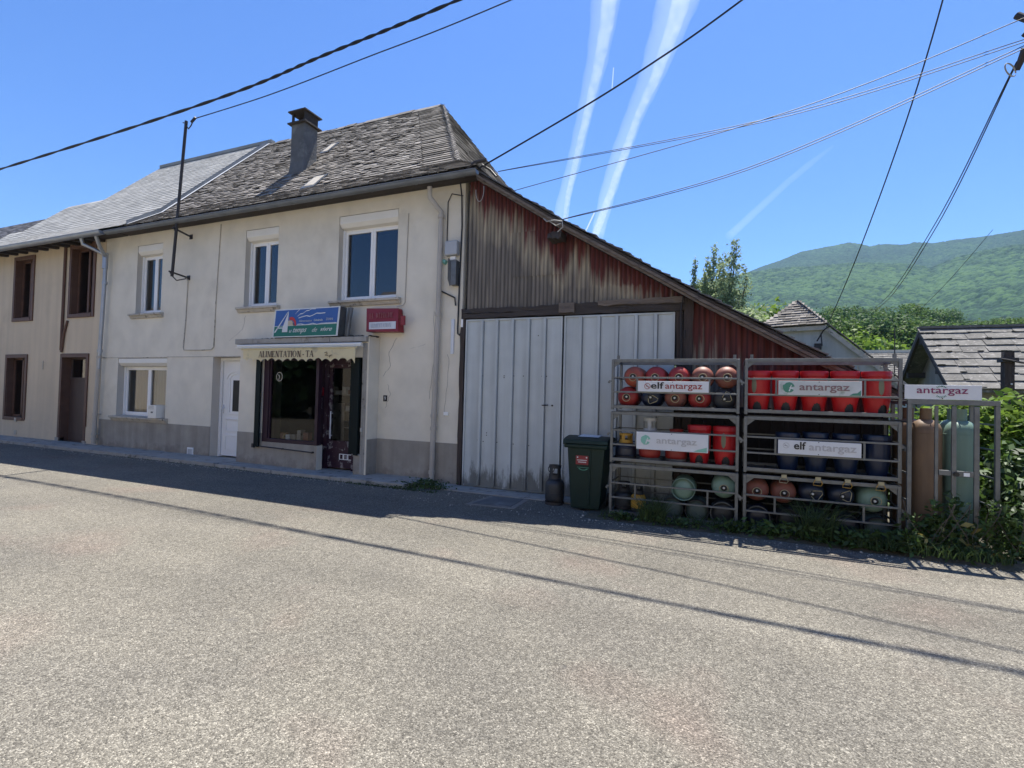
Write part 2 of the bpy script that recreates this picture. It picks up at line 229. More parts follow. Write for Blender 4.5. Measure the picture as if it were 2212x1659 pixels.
# ------------------------------------------------------------------ mesh helpers
class MB:
    def __init__(s): s.v = []; s.f = []; s.mi = []; s.cur = 0
    def add(s, vs, fs):
        o = len(s.v); s.v += [tuple(p) for p in vs]; s.f += [tuple(i+o for i in f) for f in fs]; s.mi += [s.cur]*len(fs); return s
    def box(s, x0, x1, y0, y1, z0, z1):
        return s.add([(x0, y0, z0), (x1, y0, z0), (x1, y1, z0), (x0, y1, z0), (x0, y0, z1), (x1, y0, z1), (x1, y1, z1), (x0, y1, z1)],
                     [(0, 3, 2, 1), (4, 5, 6, 7), (0, 1, 5, 4), (1, 2, 6, 5), (2, 3, 7, 6), (3, 0, 4, 7)])
    def prism(s, poly, axis, a, b):
        """poly in the two other axes, extruded along axis from a to b"""
        def pt(p, t):
            return {'x': (t, p[0], p[1]), 'y': (p[0], t, p[1]), 'z': (p[0], p[1], t)}[axis]
        n = len(poly); vs = [pt(p, a) for p in poly]+[pt(p, b) for p in poly]
        return s.add(vs, [tuple(range(n)), tuple(range(2*n-1, n-1, -1))]+[(i, i+n, (i+1) % n+n, (i+1) % n) for i in range(n)])
    def quad(s, *p): return s.add(p, [tuple(range(len(p)))])
    def tube(s, pts, r, n=8, cap=True, twist=0):
        pts = [Vector(p) for p in pts]; rr = r if isinstance(r, (list, tuple)) else [r]*len(pts); vs = []; fs = []
        prev = None
        for i, p in enumerate(pts):
            t = (pts[min(i+1, len(pts)-1)]-pts[max(i-1, 0)])
            if t.length < 1e-9: t = Vector((0, 0, 1))
            t.normalize()
            if prev is None: a = t.orthogonal().normalized()
            else: a = (prev-t*prev.dot(t)); a = a.normalized() if a.length > 1e-6 else t.orthogonal().normalized()
            prev = a; b = t.cross(a)
            for k in range(n):
                an = 2*math.pi*k/n+twist*i; vs.append(p+(a*math.cos(an)+b*math.sin(an))*rr[i])
        for i in range(len(pts)-1):
            for k in range(n): fs.append((i*n+k, i*n+(k+1) % n, (i+1)*n+(k+1) % n, (i+1)*n+k))
        if cap: fs += [tuple(range(n-1, -1, -1)), tuple(range((len(pts)-1)*n, len(pts)*n))]
        return s.add(vs, fs)
    def lathe(s, prof, c=(0, 0), n=28, skip=None, z0=0):
        vs = []; fs = []; m = len(prof)
        for r, z in prof:
            for k in range(n): a = 2*math.pi*k/n; vs.append((c[0]+r*math.cos(a), c[1]+r*math.sin(a), z+z0))
        for i in range(m-1):
            for k in range(n):
                if skip and skip(2*math.pi*(k+.5)/n, (prof[i][1]+prof[i+1][1])/2, i): continue
                fs.append((i*n+k, i*n+(k+1) % n, (i+1)*n+(k+1) % n, (i+1)*n+k))
        return s.add(vs, fs)
    def build(s, name, mats, parent=None, smooth=False, world=True, bevel=0, origin=None):
        me = bpy.data.meshes.new(name); off = Vector((0, 0, 0))
        if parent is not None and world:
            q = parent
            while q is not None: off += q.location; q = q.parent
        elif origin is not None: off = Vector(origin)
        vs = [(a[0]-off.x, a[1]-off.y, a[2]-off.z) for a in s.v] if off.length else s.v
        me.from_pydata(vs, [], s.f); mats = mats if isinstance(mats, (list, tuple)) else [mats]
        for m in mats: me.materials.append(MATS[m])
        if len(mats) > 1: me.polygons.foreach_set('material_index', s.mi)
        if smooth: me.polygons.foreach_set('use_smooth', [True]*len(me.polygons)); me.set_sharp_from_angle(angle=R_(40))
        me.update(); o = bpy.data.objects.new(name, me); COL.objects.link(o)
        if parent is not None: o.parent = parent
        elif origin is not None: o.location = origin
        if bevel:
            bm = bmesh.new(); bm.from_mesh(me); bmesh.ops.remove_doubles(bm, verts=bm.verts, dist=1e-5); bmesh.ops.recalc_face_normals(bm, faces=bm.faces)
            bmesh.ops.bevel(bm, geom=[e for e in bm.edges if e.is_manifold and e.calc_face_angle(0) > .5], offset=bevel, segments=2, affect='EDGES', profile=.5, clamp_overlap=True); bm.to_mesh(me); bm.free()
        return o
def tag(o, label=None, cat=None, group=None, kind=None):
    if label: o['label'] = label
    if cat: o['category'] = cat
    if group: o['group'] = group
    if kind: o['kind'] = kind
    return o
def thing(name, label, cat, loc=(0, 0, 0), rot=(0, 0, 0), group=None):
    o = bpy.data.objects.new(name, None); COL.objects.link(o); o.location = loc; o.rotation_euler = rot; o.empty_display_size = .1
    return tag(o, label, cat, group)
def copy_tree(o, parent=None):
    c = o.copy(); COL.objects.link(c); c.parent = parent
    if parent is not None: c.matrix_parent_inverse = o.matrix_parent_inverse
    for ch in list(o.children): copy_tree(ch, c)
    return c
def arr_mesh(name, V, F, m, parent=None, smooth=False):
    """fast mesh of quads from numpy arrays"""
    me = bpy.data.meshes.new(name); nv, nf = len(V), len(F); k = F.shape[1]
    me.vertices.add(nv); me.vertices.foreach_set('co', np.asarray(V, np.float32).ravel()); me.loops.add(nf*k); me.loops.foreach_set('vertex_index', np.asarray(F, np.int32).ravel())
    me.polygons.add(nf); me.polygons.foreach_set('loop_start', np.arange(0, nf*k, k, dtype=np.int32)); me.polygons.foreach_set('loop_total', np.full(nf, k, np.int32))
    if smooth: me.polygons.foreach_set('use_smooth', np.ones(nf, bool))
    me.update(calc_edges=True); me.materials.append(MATS[m]); o = bpy.data.objects.new(name, me); COL.objects.link(o)
    if parent is not None: o.parent = parent
    return o
def text(s, w, h, cx, y, cz, m, name='lettering', parent=None, shear=0, bold=0.0, ex=.0015, origin=(0, 0, 0)):
    """lettering on a plane facing -y, fitted in w by h round (cx, cz)"""
    cu = bpy.data.curves.new('t', 'FONT'); cu.body = s; cu.shear = shear; cu.offset = bold; cu.extrude = .02; cu.resolution_u = 3
    o = bpy.data.objects.new('t', cu); COL.objects.link(o); dg = bpy.context.evaluated_depsgraph_get(); me = bpy.data.meshes.new_from_object(o.evaluated_get(dg)); COL.objects.unlink(o); bpy.data.objects.remove(o)
    co = np.empty(len(me.vertices)*3); me.vertices.foreach_get('co', co); co = co.reshape(-1, 3); mn, mxx = co.min(0), co.max(0); d = mxx-mn
    q = np.empty_like(co); q[:, 0] = (co[:, 0]-mn[0])/d[0]*w-w/2+cx; q[:, 2] = (co[:, 1]-mn[1])/d[1]*h-h/2+cz; q[:, 1] = y-(co[:, 2]-mn[2])/max(d[2], 1e-6)*ex*2
    q -= np.array(origin); me.vertices.foreach_set('co', q.ravel()); me.materials.clear(); me.materials.append(MATS[m]); me.update()
    r = bpy.data.objects.new(name, me); COL.objects.link(r)
    if parent is not None: r.parent = parent
    return r
def wpos(o):
    v = Vector((0, 0, 0))
    while o is not None: v += o.location; o = o.parent
    return v

def wall_mb(x0, x1, z0, z1, holes, y0, y1, mb=None):
    """wall in the xz plane with rectangular holes (and their reveals), thickness y0..y1"""
    mb = mb or MB(); xs = sorted({x0, x1}|{h[0] for h in holes}|{h[1] for h in holes}); zs = sorted({z0, z1}|{h[2] for h in holes}|{h[3] for h in holes})
    xs = [x for x in xs if x0 <= x <= x1]; zs = [z for z in zs if z0 <= z <= z1]
    for i in range(len(xs)-1):
        for j in range(len(zs)-1):
            cx, cz = (xs[i]+xs[i+1])/2, (zs[j]+zs[j+1])/2
            if any(h[0] < cx < h[1] and h[2] < cz < h[3] for h in holes): continue
            a, b, c, d = xs[i], xs[i+1], zs[j], zs[j+1]
            mb.quad((a, y0, c), (b, y0, c), (b, y0, d), (a, y0, d)); mb.quad((b, y1, c), (a, y1, c), (a, y1, d), (b, y1, d))
    mb.quad((x0, y1, z0), (x0, y0, z0), (x0, y0, z1), (x0, y1, z1)); mb.quad((x1, y0, z0), (x1, y1, z0), (x1, y1, z1), (x1, y0, z1)); mb.quad((x0, y0, z1), (x1, y0, z1), (x1, y1, z1), (x0, y1, z1))
    mb.cur = 1
    for a, b, c, d in holes:
        c = max(c, z0); mb.quad((a, y0, c), (a, y1, c), (a, y1, d), (a, y0, d)); mb.quad((b, y1, c), (b, y0, c), (b, y0, d), (b, y1, d)); mb.quad((a, y1, d), (b, y1, d), (b, y0, d), (a, y0, d)); mb.quad((a, y0, c), (b, y0, c), (b, y1, c), (a, y1, c))
    mb.cur = 0; return mb
def slates(mb, O, U, V, length, rng, w, e, t, seed=0, jit=.25, over=1.5, tilt=.012, uneven=.015, skipp=0):
    O, U, V = Vector(O), Vector(U).normalized(), Vector(V).normalized(); N = U.cross(V).normalized()
    if N.z < 0: N = -N
    r = random.Random(seed); k = 0; v = 0
    while v < length:
        a, b = rng(v); u = a-r.random()*w*.6
        while u < b:
            ww = w*(1+jit*(r.random()*2-1)); u0, u1 = max(u, a), min(u+ww, b); u += ww
            if u1-u0 < .02 or r.random() < skipp: continue
            d0 = r.uniform(-1, 1)*uneven; d1 = d0+r.uniform(-1, 1)*uneven*.5; lift = t*1.6+r.random()*tilt; l2 = lift+r.uniform(-1, 1)*tilt*.4; g = .004
            vt = min(v+e*over, length+.02)
            p = [O+U*(u0+g)+V*(v+d0)+N*lift, O+U*(u1-g)+V*(v+d1)+N*l2, O+U*(u1-g)+V*vt+N*(t*.5), O+U*(u0+g)+V*vt+N*(t*.5), O+U*(u0+g)+V*(v+d0)+N*(lift-t), O+U*(u1-g)+V*(v+d1)+N*(l2-t)]
            mb.add(p, [(0, 1, 2, 3), (4, 5, 1, 0), (0, 3, 4), (1, 5, 2)])
        v += e*(1+r.uniform(-.06, .06))
    return mb
def rough(mb, x0, x1, y0, y1, z0, z1, n=14, ax=0, j=.012, seed=1):
    r = random.Random(seed); secs = []
    for i in range(n+1):
        f = i/n; jj = lambda: r.uniform(-j, j)
        if ax == 0: x = x0+(x1-x0)*f; secs.append([(x, y0+jj(), z0+jj()), (x, y1, z0+jj()), (x, y1, z1+jj()), (x, y0+jj(), z1+jj())])
        else: z = z0+(z1-z0)*f; secs.append([(x0+jj(), y0+jj(), z), (x1+jj(), y0+jj(), z), (x1+jj(), y1, z), (x0+jj(), y1, z)])
    o = len(mb.v); vs = [p for s in secs for p in s]; fs = [(0, 1, 2, 3), tuple(n*4+k for k in (3, 2, 1, 0))]
    for i in range(n):
        for k in range(4): fs.append((i*4+k, i*4+(k+1) % 4, (i+1)*4+(k+1) % 4, (i+1)*4+k))
    return mb.add(vs, fs)
def leafcloud(blobs, n, size, seed=0, flat=.0, aspect=.6, hollow=.35):
    """n small leaf-sized quads spread through ellipsoid blobs (cx,cy,cz,rx,ry,rz)"""
    g = np.random.default_rng(seed); B = np.array(blobs, float); vol = (B[:, 3]*B[:, 4]*B[:, 5])**.75; idx = g.choice(len(B), n, p=vol/vol.sum())
    d = g.normal(size=(n, 3)); d /= np.linalg.norm(d, axis=1)[:, None]; rad = (hollow+(1-hollow)*g.random(n))**.7*(1+.12*g.normal(size=n))
    c = B[idx, :3]+d*B[idx, 3:]*rad[:, None]
    nn = d*.9+g.normal(size=(n, 3))*.65; nn[:, 2] += .35+flat; nn /= np.linalg.norm(nn, axis=1)[:, None]
    a = np.cross(nn, g.normal(size=(n, 3))); a /= np.linalg.norm(a, axis=1)[:, None]; b = np.cross(nn, a); s = (size*(.6+.8*g.random(n)))[:, None]
    V = np.stack([c-a*s, c-b*s*aspect, c+a*s, c+b*s*aspect], 1).reshape(-1, 3); F = np.arange(4*n).reshape(-1, 4); return V, F

# ------------------------------------------------------------------ ground, road, pavement
def sheet(name, pts, m, z=0):
    mb = MB(); mb.quad(*[(p[0], p[1], z if len(p) < 3 else p[2]) for p in pts]); return tag(mb.build(name, m), kind='structure')
sheet('ground', [(-3000, -3000), (3000, -3000), (3000, 3000), (-3000, 3000)], 'soil', -.30)
mb = MB(); mb.box(-70, 60, -14.2, .6, -.25, 0); tag(mb.build('road', 'asphalt'), kind='structure')
mb = MB()
x = -42.0
while x < -5.0:                                              # kerb stones and cement slabs of the narrow pavement
    L = rnd.uniform(1.1, 1.7); x2 = min(x+L, -4.95); dz = rnd.uniform(-.006, .006)
    mb.box(x+.004, x2-.004, -.62, .02, -.1, .065+dz); mb.box(x+.01, x2-.01, -.76, -.626, -.1, .072+dz); x = x2
tag(mb.build('pavement', 'concrete', bevel=.006), kind='structure')
mb = MB(); mb.box(-4.95, -1.0, -.5, .3, -.1, .012); tag(mb.build('garage_apron', 'concrete'), kind='structure')
# earth strip under the racks with ragged front edge
mb = MB(); n = 60; top = []
for i in range(n+1):
    x = -1.75+i*(8.0+1.75)/n; y = -1.22-.02*math.sin(i*1.7)-.05*rnd.random()-(.12 if x > 1.6 else 0)*min(1, (x-1.6)); top.append((x, y))
for i in range(n):
    (xa, ya), (xb, yb) = top[i], top[i+1]; za, zb = [.02+.05*max(0, min(1, (q+1.7)/3.6)) for q in (xa, xb)]
    mb.quad((xa, ya, .001), (xb, yb, .001), (xb, yb+.15, zb), (xa, ya+.15, za)); mb.quad((xa, ya+.15, za), (xb, yb+.15, zb), (xb, 1.5, zb), (xa, 1.5, za))
tag(mb.build('verge', 'soil'), kind='structure')
sheet('yard', [(-1.7, 1.4), (60, 1.4), (60, 60), (-60, 60), (-60, 9), (-1.7, 9)], 'grass', .02)
t = thing('inspection_slab', 'square concrete inspection slab set in the ground before the garage doors', 'slab', (-3.1, -.9, 0))
mb = MB(); mb.quad((-3.42, -1.24, .008), (-2.84, -1.18, .008), (-2.88, -.58, .008), (-3.36, -.66, .008)); mb2 = MB(); mb2.prism([(-3.42, -1.24), (-2.84, -1.18), (-2.88, -.58), (-3.36, -.66)], 'z', -.05, .016); mb2.build('cover', 'mortar', t, bevel=.004)
mb = MB(); mb.prism([(-3.5, -1.3), (-2.76, -1.24), (-2.8, -.5), (-3.44, -.6)], 'z', -.05, .007); mb.build('surround', 'plinth', t)

q = MB(); r = random.Random(77)
for i in range(700):
    x = r.uniform(-16, 2.5); y = -.80-abs(r.gauss(0, .12)) if x < -4.9 else r.uniform(-1.5, -.6) if x < -1.7 else -1.3-abs(r.gauss(0, .12)); s_ = r.uniform(.004, .012)*(1.6 if r.random() < .06 else 1); q.lathe([(s_, 0), (s_*.8, s_*.7), (.0005, s_)], (x, y), 5)
tag(q.build('grit', 'concrete'), kind='stuff')
# ------------------------------------------------------------------ windows
def pvc_window(parent, x0, x1, z0, z1, wall_y, depth=.17, boxh=.24, sillx=.14, cream='cream_pvc', curtain=0):
    win = MB(); y = wall_y+depth; fr = .05
    win.box(x0, x0+fr, y, y+.07, z0, z1); win.box(x1-fr, x1, y, y+.07, z0, z1); win.box(x0+fr, x1-fr, y, y+.07, z0, z0+fr); win.box(x0+fr, x1-fr, y, y+.07, z1-boxh-fr, z1-boxh)
    win.box(x0, x0+.035, y-.05, y, z0+.01, z1-boxh)          # shutter guide
    win.box(x1-.035, x1, y-.05, y, z0+.01, z1-boxh)
    f = win.build('window', 'white_pvc', parent, bevel=.006)
    mx = (x0+x1)/2; s = .055; ym = y+.012; zt = z1-boxh-fr
    for a, b in ((x0+fr-.012, mx+.008), (mx+.012, x1-fr+.012)):
        c = MB(); c.box(a, a+s, ym-.02, ym+.045, z0+fr-.01, zt+.01); c.box(b-s, b, ym-.02, ym+.045, z0+fr-.01, zt+.01); c.box(a+s, b-s, ym-.02, ym+.045, z0+fr-.01, z0+fr+s); c.box(a+s, b-s, ym-.02, ym+.045, zt-s+.02, zt+.01)
        c.build('casement', 'white_pvc', f, bevel=.005)
        g = MB(); g.quad((a+s-.005, ym+.006, z0+fr+s-.005), (b-s+.005, ym+.006, z0+fr+s-.005), (b-s+.005, ym+.006, zt-s+.025), (a+s-.005, ym+.006, zt-s+.025)); g.build('pane', 'glass', f)
    # roller shutter box with chamfered lower edge
    yb = wall_y+.005; zb = z1-boxh; P = [(yb, z1-.008), (yb, zb+.085), (yb+.06, zb+.012), (y-.005, zb), (y+.06, zb), (y+.06, z1-.008)]
    b = MB(); b.prism(P, 'x', x0+.01, x1-.01); b.build('shutter_box', cream, f, bevel=.005)
    # moulded sill
    sl = MB(); P = [(wall_y-.10, z0-.005), (wall_y-.10, z0-.045), (wall_y-.06, z0-.06), (wall_y-.035, z0-.115), (wall_y+.002, z0-.12), (wall_y+.05, z0-.02), (y, z0+.005), (y, z0+.012)]
    sl.prism(P, 'x', x0-sillx, x1+sillx*.85); sl.build('sill', 'sill', f, bevel=.004)
    if curtain:
        c = MB(); k = 40; xa, xb = (x0+fr, mx-.02) if curtain == 1 else (x0+fr, x1-fr); pts = [(xa+(xb-xa)*i/k, y+.16+.022*math.sin(i*1.35)+.01*math.sin(i*3.1)) for i in range(k+1)]
        for i in range(k): c.quad((pts[i][0], pts[i][1], z0+.05), (pts[i+1][0], pts[i+1][1], z0+.05), (pts[i+1][0], pts[i+1][1], z1-boxh), (pts[i][0], pts[i][1], z1-boxh))
        c.build('curtain', 'curtain', f, smooth=True)
    # dark room behind
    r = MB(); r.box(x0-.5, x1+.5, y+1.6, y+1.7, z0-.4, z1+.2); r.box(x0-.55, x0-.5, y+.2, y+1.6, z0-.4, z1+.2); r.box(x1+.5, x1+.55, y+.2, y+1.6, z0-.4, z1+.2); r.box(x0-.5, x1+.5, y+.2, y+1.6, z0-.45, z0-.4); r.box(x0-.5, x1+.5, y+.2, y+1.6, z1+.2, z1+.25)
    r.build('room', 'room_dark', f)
    return f

# ------------------------------------------------------------------ the shop house
YR, ZR, ZK, YK, YE, ZE = 3.5, 9.2, 5.95, .35, -.42, 5.42
H = thing('shop_house', 'cream rendered two storey house with a brown slate hipped roof and a grocery shop bay', 'house', (-9.6, 0, 0))
holes = [(-13.56, -12.60, 3.37, 5.07), (-9.80, -8.83, 3.37, 5.07), (-7.20, -5.78, 3.38, 5.08), (-14.16, -12.28, .84, 2.28), (-10.70, -9.62, .03, 2.30), (-9.05, -6.3, .05, 2.45)]
mb = wall_mb(-14.85, -4.36, -.1, 5.62, holes, 0, .42)
mb.box(-14.85, -4.36, 6.9, 7.2, -.1, 5.5); mb.box(-4.7, -4.37, .42, 6.9, -.1, 5.6); mb.box(-14.85, -14.6, .42, 6.9, -.1, 5.6)
mb.build('wall', ['wall', 'reveal'], H)
# darker plinth: a coat a few mm proud of the wall
mb = MB(); zp = .725
for a, b in ((-14.84, -10.70), (-6.11, -4.37)): mb = MB(); mb.box(a, b, -.012, 0.0, -.1, zp); mb.build('plinth', 'plinth_d', H)


for q, cu in ((holes[0], 2), (holes[1], 0), (holes[2], 0)): pvc_window(H, *q, 0, curtain=0)
pvc_window(H, *holes[3], 0, depth=.2, boxh=.2, curtain=2, cream='cream_pvc')
# long horizontal crack line between floors and the raised stop bead
mb = MB(); 
for a, b in ((-14.85, -12.28), (-12.28, -10.70), (-10.7, -9.5)): mb.box(a, b, -.008, 0, 2.285+.01*(a > -12.3), 2.30+.01*(a > -12.3))
mb.build('string_course', 'sill', H)
# hairline cracks
mb = MB()
def crack(pts, wd=.004):
    out = []; r = random.Random(len(pts)*7+int(abs(pts[0][0])*10))
    for i in range(len(pts)-1):
        (xa, za), (xb, zb) = pts[i], pts[i+1]
        for k in range(5): f = k/5; out.append((xa+(xb-xa)*f+r.uniform(-.018, .018), za+(zb-za)*f+r.uniform(-.012, .012)))
    out.append(pts[-1])
    for i in range(len(out)-1):
        (xa, za), (xb, zb) = out[i], out[i+1]; mb.quad((xa-wd, -.0025, za), (xa+wd, -.0025, za), (xb+wd, -.0025, zb), (xb-wd, -.0025, zb))
crack([(-5.72, 2.62), (-5.9, 2.35), (-5.86, 2.1), (-6.02, 1.9)]); crack([(-5.45, 2.4), (-5.1, 2.5)]); crack([(-9.72, 3.2), (-9.8, 2.9), (-10.2, 2.65)]); crack([(-5.9, 1.75), (-5.85, 1.55), (-5.95, 1.3)], .003); crack([(-4.95, 3.1), (-4.9, 2.2), (-4.98, 1.5)], .003); crack([(-4.62, 2.3), (-4.6, 1.9), (-4.66, 1.2)], .003)
mb.build('crack', 'plinth', H)
# white front door, set deep
D = MB(); yd = .22; D.box(-10.70, -10.63, yd-.03, yd+.05, .05, 2.29); D.box(-9.69, -9.62, yd-.03, yd+.05, .05, 2.29); D.box(-10.63, -9.69, yd-.03, yd+.05, 2.22, 2.29); D.box(-10.62, -9.70, yd, yd+.05, .07, 2.215)
for z0, z1 in ((.18, .55), (.62, .92)): D.box(-10.5, -9.85, yd-.014, yd, z0, z0+.03); D.box(-10.5, -9.85, yd-.014, yd, z1-.03, z1); D.box(-10.5, -10.47, yd-.014, yd, z0+.03, z1-.03); D.box(-9.88, -9.85, yd-.014, yd, z0+.03, z1-.03)
D.box(-10.42, -10.38, yd-.018, yd, 1.05, 1.8); D.box(-9.96, -9.92, yd-.018, yd, 1.05, 1.8); D.box(-10.42, -9.92, yd-.018, yd, 1.01, 1.05)
for i in range(12):
    a = math.pi*i/12; a2 = math.pi*(i+1)/12
    for ro, rr in ((.25, .035), (.33, .018)):
        p = [(-10.17+math.cos(q)*r_, 1.8+.55*math.sin(q)*r_) for q, r_ in ((a, ro), (a, ro-rr), (a2, ro-rr), (a2, ro))]; D.prism([(u, v) for u, v in p], 'y', yd-.018, yd-.001)
dd = D.build('front_door', 'white_pvc', H, bevel=.004)
g = MB(); g.quad((-10.3, yd-.006, 1.08), (-10.04, yd-.006, 1.08), (-10.04, yd-.006, 1.78), (-10.3, yd-.006, 1.78)); g.build('pane', 'valve_black', dd)
hnd = MB(); hnd.box(-10.6, -10.565, yd-.02, yd, 1.02, 1.22); hnd.tube([(-10.58, yd-.01, 1.15), (-10.58, yd-.06, 1.15), (-10.48, yd-.06, 1.15)], .011); hnd.tube([(-10.58, yd-.01, 1.05), (-10.58, yd-.04, 1.05)], .014); hnd.build('handle', 'white_metal', dd, smooth=True)
# air vent by the pavement
v = MB(); v.box(-11.41, -11.21, -.03, -.012, .03, .22); v.cur = 1; v.box(-11.385, -11.235, -.034, -.0305, .06, .19); v.build('air_vent', ['white_pvc', 'grey_plastic'], H, bevel=.002)

# shop bay -----------------------------------------------------------
yb = -.30; B = MB()
B.box(-9.46, -8.76, yb, -.002, .03, 2.52)                    # left pier
B.box(-8.76, -7.30, yb, -.15, .03, .53)                      # riser under the display window
B.add([(-7.30, yb, .03), (-7.45, 0, .03), (-7.45, 0, .53), (-7.30, yb, .53), (-7.42, yb, .03), (-7.57, 0, .03), (-7.57, 0, .53), (-7.42, yb, .53)], [(0, 1, 2, 3), (4, 7, 6, 5), (3, 2, 6, 7)])
B.box(-6.40, -6.25, yb, -.002, .03, .42); B.box(-8.76, -6.25, yb, -.05, 2.24, 2.52)
B.box(-6.25, -6.12, yb, -.002, .0, 2.64)                     # right pier, its side is the darker plaster
bay = B.build('shop_bay', 'wall', H)
for bx in ((-9.462, -8.76, yb-.01, yb, .03, .70), (-8.76, -7.305, yb-.01, yb, .03, .528), (-6.12, -6.108, yb+.002, -.012, 0, .72), (-6.40, -6.25, yb-.01, yb, .03, .41)): q = MB(); q.box(*bx); q.build('plinth', 'plinth_d', bay)
q = MB(); q.box(-6.25, -6.205, yb-.018, yb, .0, 2.5); q.box(-6.205, -6.16, yb-.01, yb, 0, 2.5); q.build('pier_edge', 'concrete', bay)
q = MB()
x = -9.56
while x < -6.2:
    L = rnd.uniform(.5, .9); x2 = min(x+L, -6.14); q.box(x, x2-.004, yb-.07+rnd.uniform(-.006, .006), -.01, 2.525, 2.63+rnd.uniform(-.008, .006)); x = x2
q.build('canopy_slab', 'concrete', bay, bevel=.008)
# moss cushions along the slab's edge
q = MB(); r = random.Random(3)
for i in range(260):
    cx = -9.5+3.5*r.random()**.7; cy = yb-.03+r.random()*.25; s = r.uniform(.008, .028)*(1.5 if -7.2 < cx < -6.1 else .8); q.lathe([(s*1.4, 0), (s, s*.6), (.001, s*.9)], (cx, cy), 7, z0=2.625)
q.build('moss', 'moss', bay)
# shop window joinery
q = MB(); x0, x1, z0, z1 = -8.64, -7.30, .53, 2.24; yy = yb+.04
q.box(-8.76, -8.62, yb-.005, yb+.10, z0+.0, z1); q.box(x0+.02, x1-.03, yb-.004, yb+.10, z0, z0+.075); q.box(x0+.02, x1-.03, yb, yb+.1, z1-.05, z1); q.box(x1-.07, x1+.0, yb-.006, yb+.09, z0, z1)
q.box(-8.62, -8.585, yb+.02, yb+.08, z0+.07, z1)
jo = q.build('display_window', 'purple_frame', bay, bevel=.005)
g = MB(); g.quad((-8.6, yb+.05, .6), (-7.36, yb+.05, .6), (-7.36, yb+.05, 2.2), (-8.6, yb+.05, 2.2)); g.build('pane', 'glass_shop', jo)
q = MB(); q.add([(-7.30, yb+.09, .53), (-7.44, -.03, .53), (-7.44, -.03, 2.24), (-7.30, yb+.09, 2.24)], [(0, 1, 2, 3)]); q.build('side_pane', 'glass_shop', jo)
q = MB(); q.prism([(-7.455, -.05), (-7.42, -.05), (-7.42, .03), (-7.455, .03)], 'z', .53, 2.24); q.build('mullion', 'purple_frame', jo)
# dark interior: room, back shelves, goods, window ledge
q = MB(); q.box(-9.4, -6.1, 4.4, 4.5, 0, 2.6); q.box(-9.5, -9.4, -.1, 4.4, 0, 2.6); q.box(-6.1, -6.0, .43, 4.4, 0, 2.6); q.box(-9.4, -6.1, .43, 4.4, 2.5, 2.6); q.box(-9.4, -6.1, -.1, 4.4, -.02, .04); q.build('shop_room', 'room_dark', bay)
q = MB(); q.box(-8.62, -7.6, yb+.12, .25, .50, .56)
for z in (.7, 1.1, 1.5): q.box(-9.1, -7.5, 1.9, 2.25, z, z+.03)
q.box(-9.1, -9.07, 1.9, 2.25, 0, 1.7); q.box(-7.6, -7.35, .15, .5, .56, 1.35); q.build('shelf', 'concrete', bay)
r = random.Random(6)
for z, y_, xa_, xb_ in ((.73, 1.92, -9.0, -7.6), (1.13, 1.92, -9.0, -7.6), (1.53, 1.92, -9.0, -7.6), (.56, -.08, -8.5, -7.75)):
    x = xa_
    while x < xb_:
        w_, h_ = r.uniform(.06, .16), r.uniform(.08, .24); q = MB(); q.box(x, x+w_, y_, y_+.12, z, z+h_); q.build('goods', r.choice(['gas_black', 'goods', 'paper', 'gas_brown', 'concrete']), bay); x += w_+r.uniform(.02, .12)
q = MB(); n = 24
for i in range(n):
    a, b = 2*math.pi*i/n, 2*math.pi*(i+1)/n; q.quad(*[(-8.38+rr*math.cos(u), -.26, 1.86+rr*1.1*math.sin(u)) for rr, u in ((.072, a), (.086, a), (.086, b), (.072, b))])
q.tube([(-8.41, -.26, 1.9), (-8.38, -.26, 1.88), (-8.37, -.26, 1.84), (-8.40, -.26, 1.8)], .01, 5); q.build('window_sticker', 'sill', bay)
q = MB(); q.box(-8.3, -8.0, .8, .86, 1.9, 1.93); q.build('strip_lamp', 'white_pvc', bay)
# sagging awning, closed: roller tube, front bar, valance with scallops
A = thing('awning', 'rolled cream canvas awning with dark red shop lettering over the shop window', 'awning', (-7.75, -.45, 2.4))
q = MB(); q.tube([(-9.4, -.42, 2.475), (-6.2, -.42, 2.475)], .03, 12); q.box(-9.42, -6.19, -.47, -.38, 2.43, 2.445); q.build('roller', 'cream_pvc', A, smooth=True)
q = MB(); q.tube([(-9.2, -.5, 2.405), (-6.25, -.5, 2.405)], .017, 10); q.tube([(-9.2, -.5, 2.405), (-9.2, -.4, 2.47)], .012); q.tube([(-6.27, -.5, 2.405), (-6.27, -.4, 2.47)], .012); q.build('front_bar', 'canvas', A, smooth=True)
q = MB(); n = 230; xs = [-9.13+(2.86)*i/n for i in range(n+1)]
def zbot(i): 
    u = (i/n*14.4) % 1; return 2.15+.055*(abs(math.cos(math.pi*u))**.8)+.012*math.sin(i*.13)-(.05 if i > n-6 else 0)*(i-n+6)/6
for i in range(n):
    for y_, m_ in ((-.505, 0),):
        ya, yb2 = y_+.006*math.sin(i*.21), y_+.006*math.sin((i+1)*.21); q.quad((xs[i], ya, zbot(i)), (xs[i+1], yb2, zbot(i+1)), (xs[i+1], -.503, 2.40), (xs[i], -.503, 2.40))
q.build('valance', 'canvas', A, smooth=True)
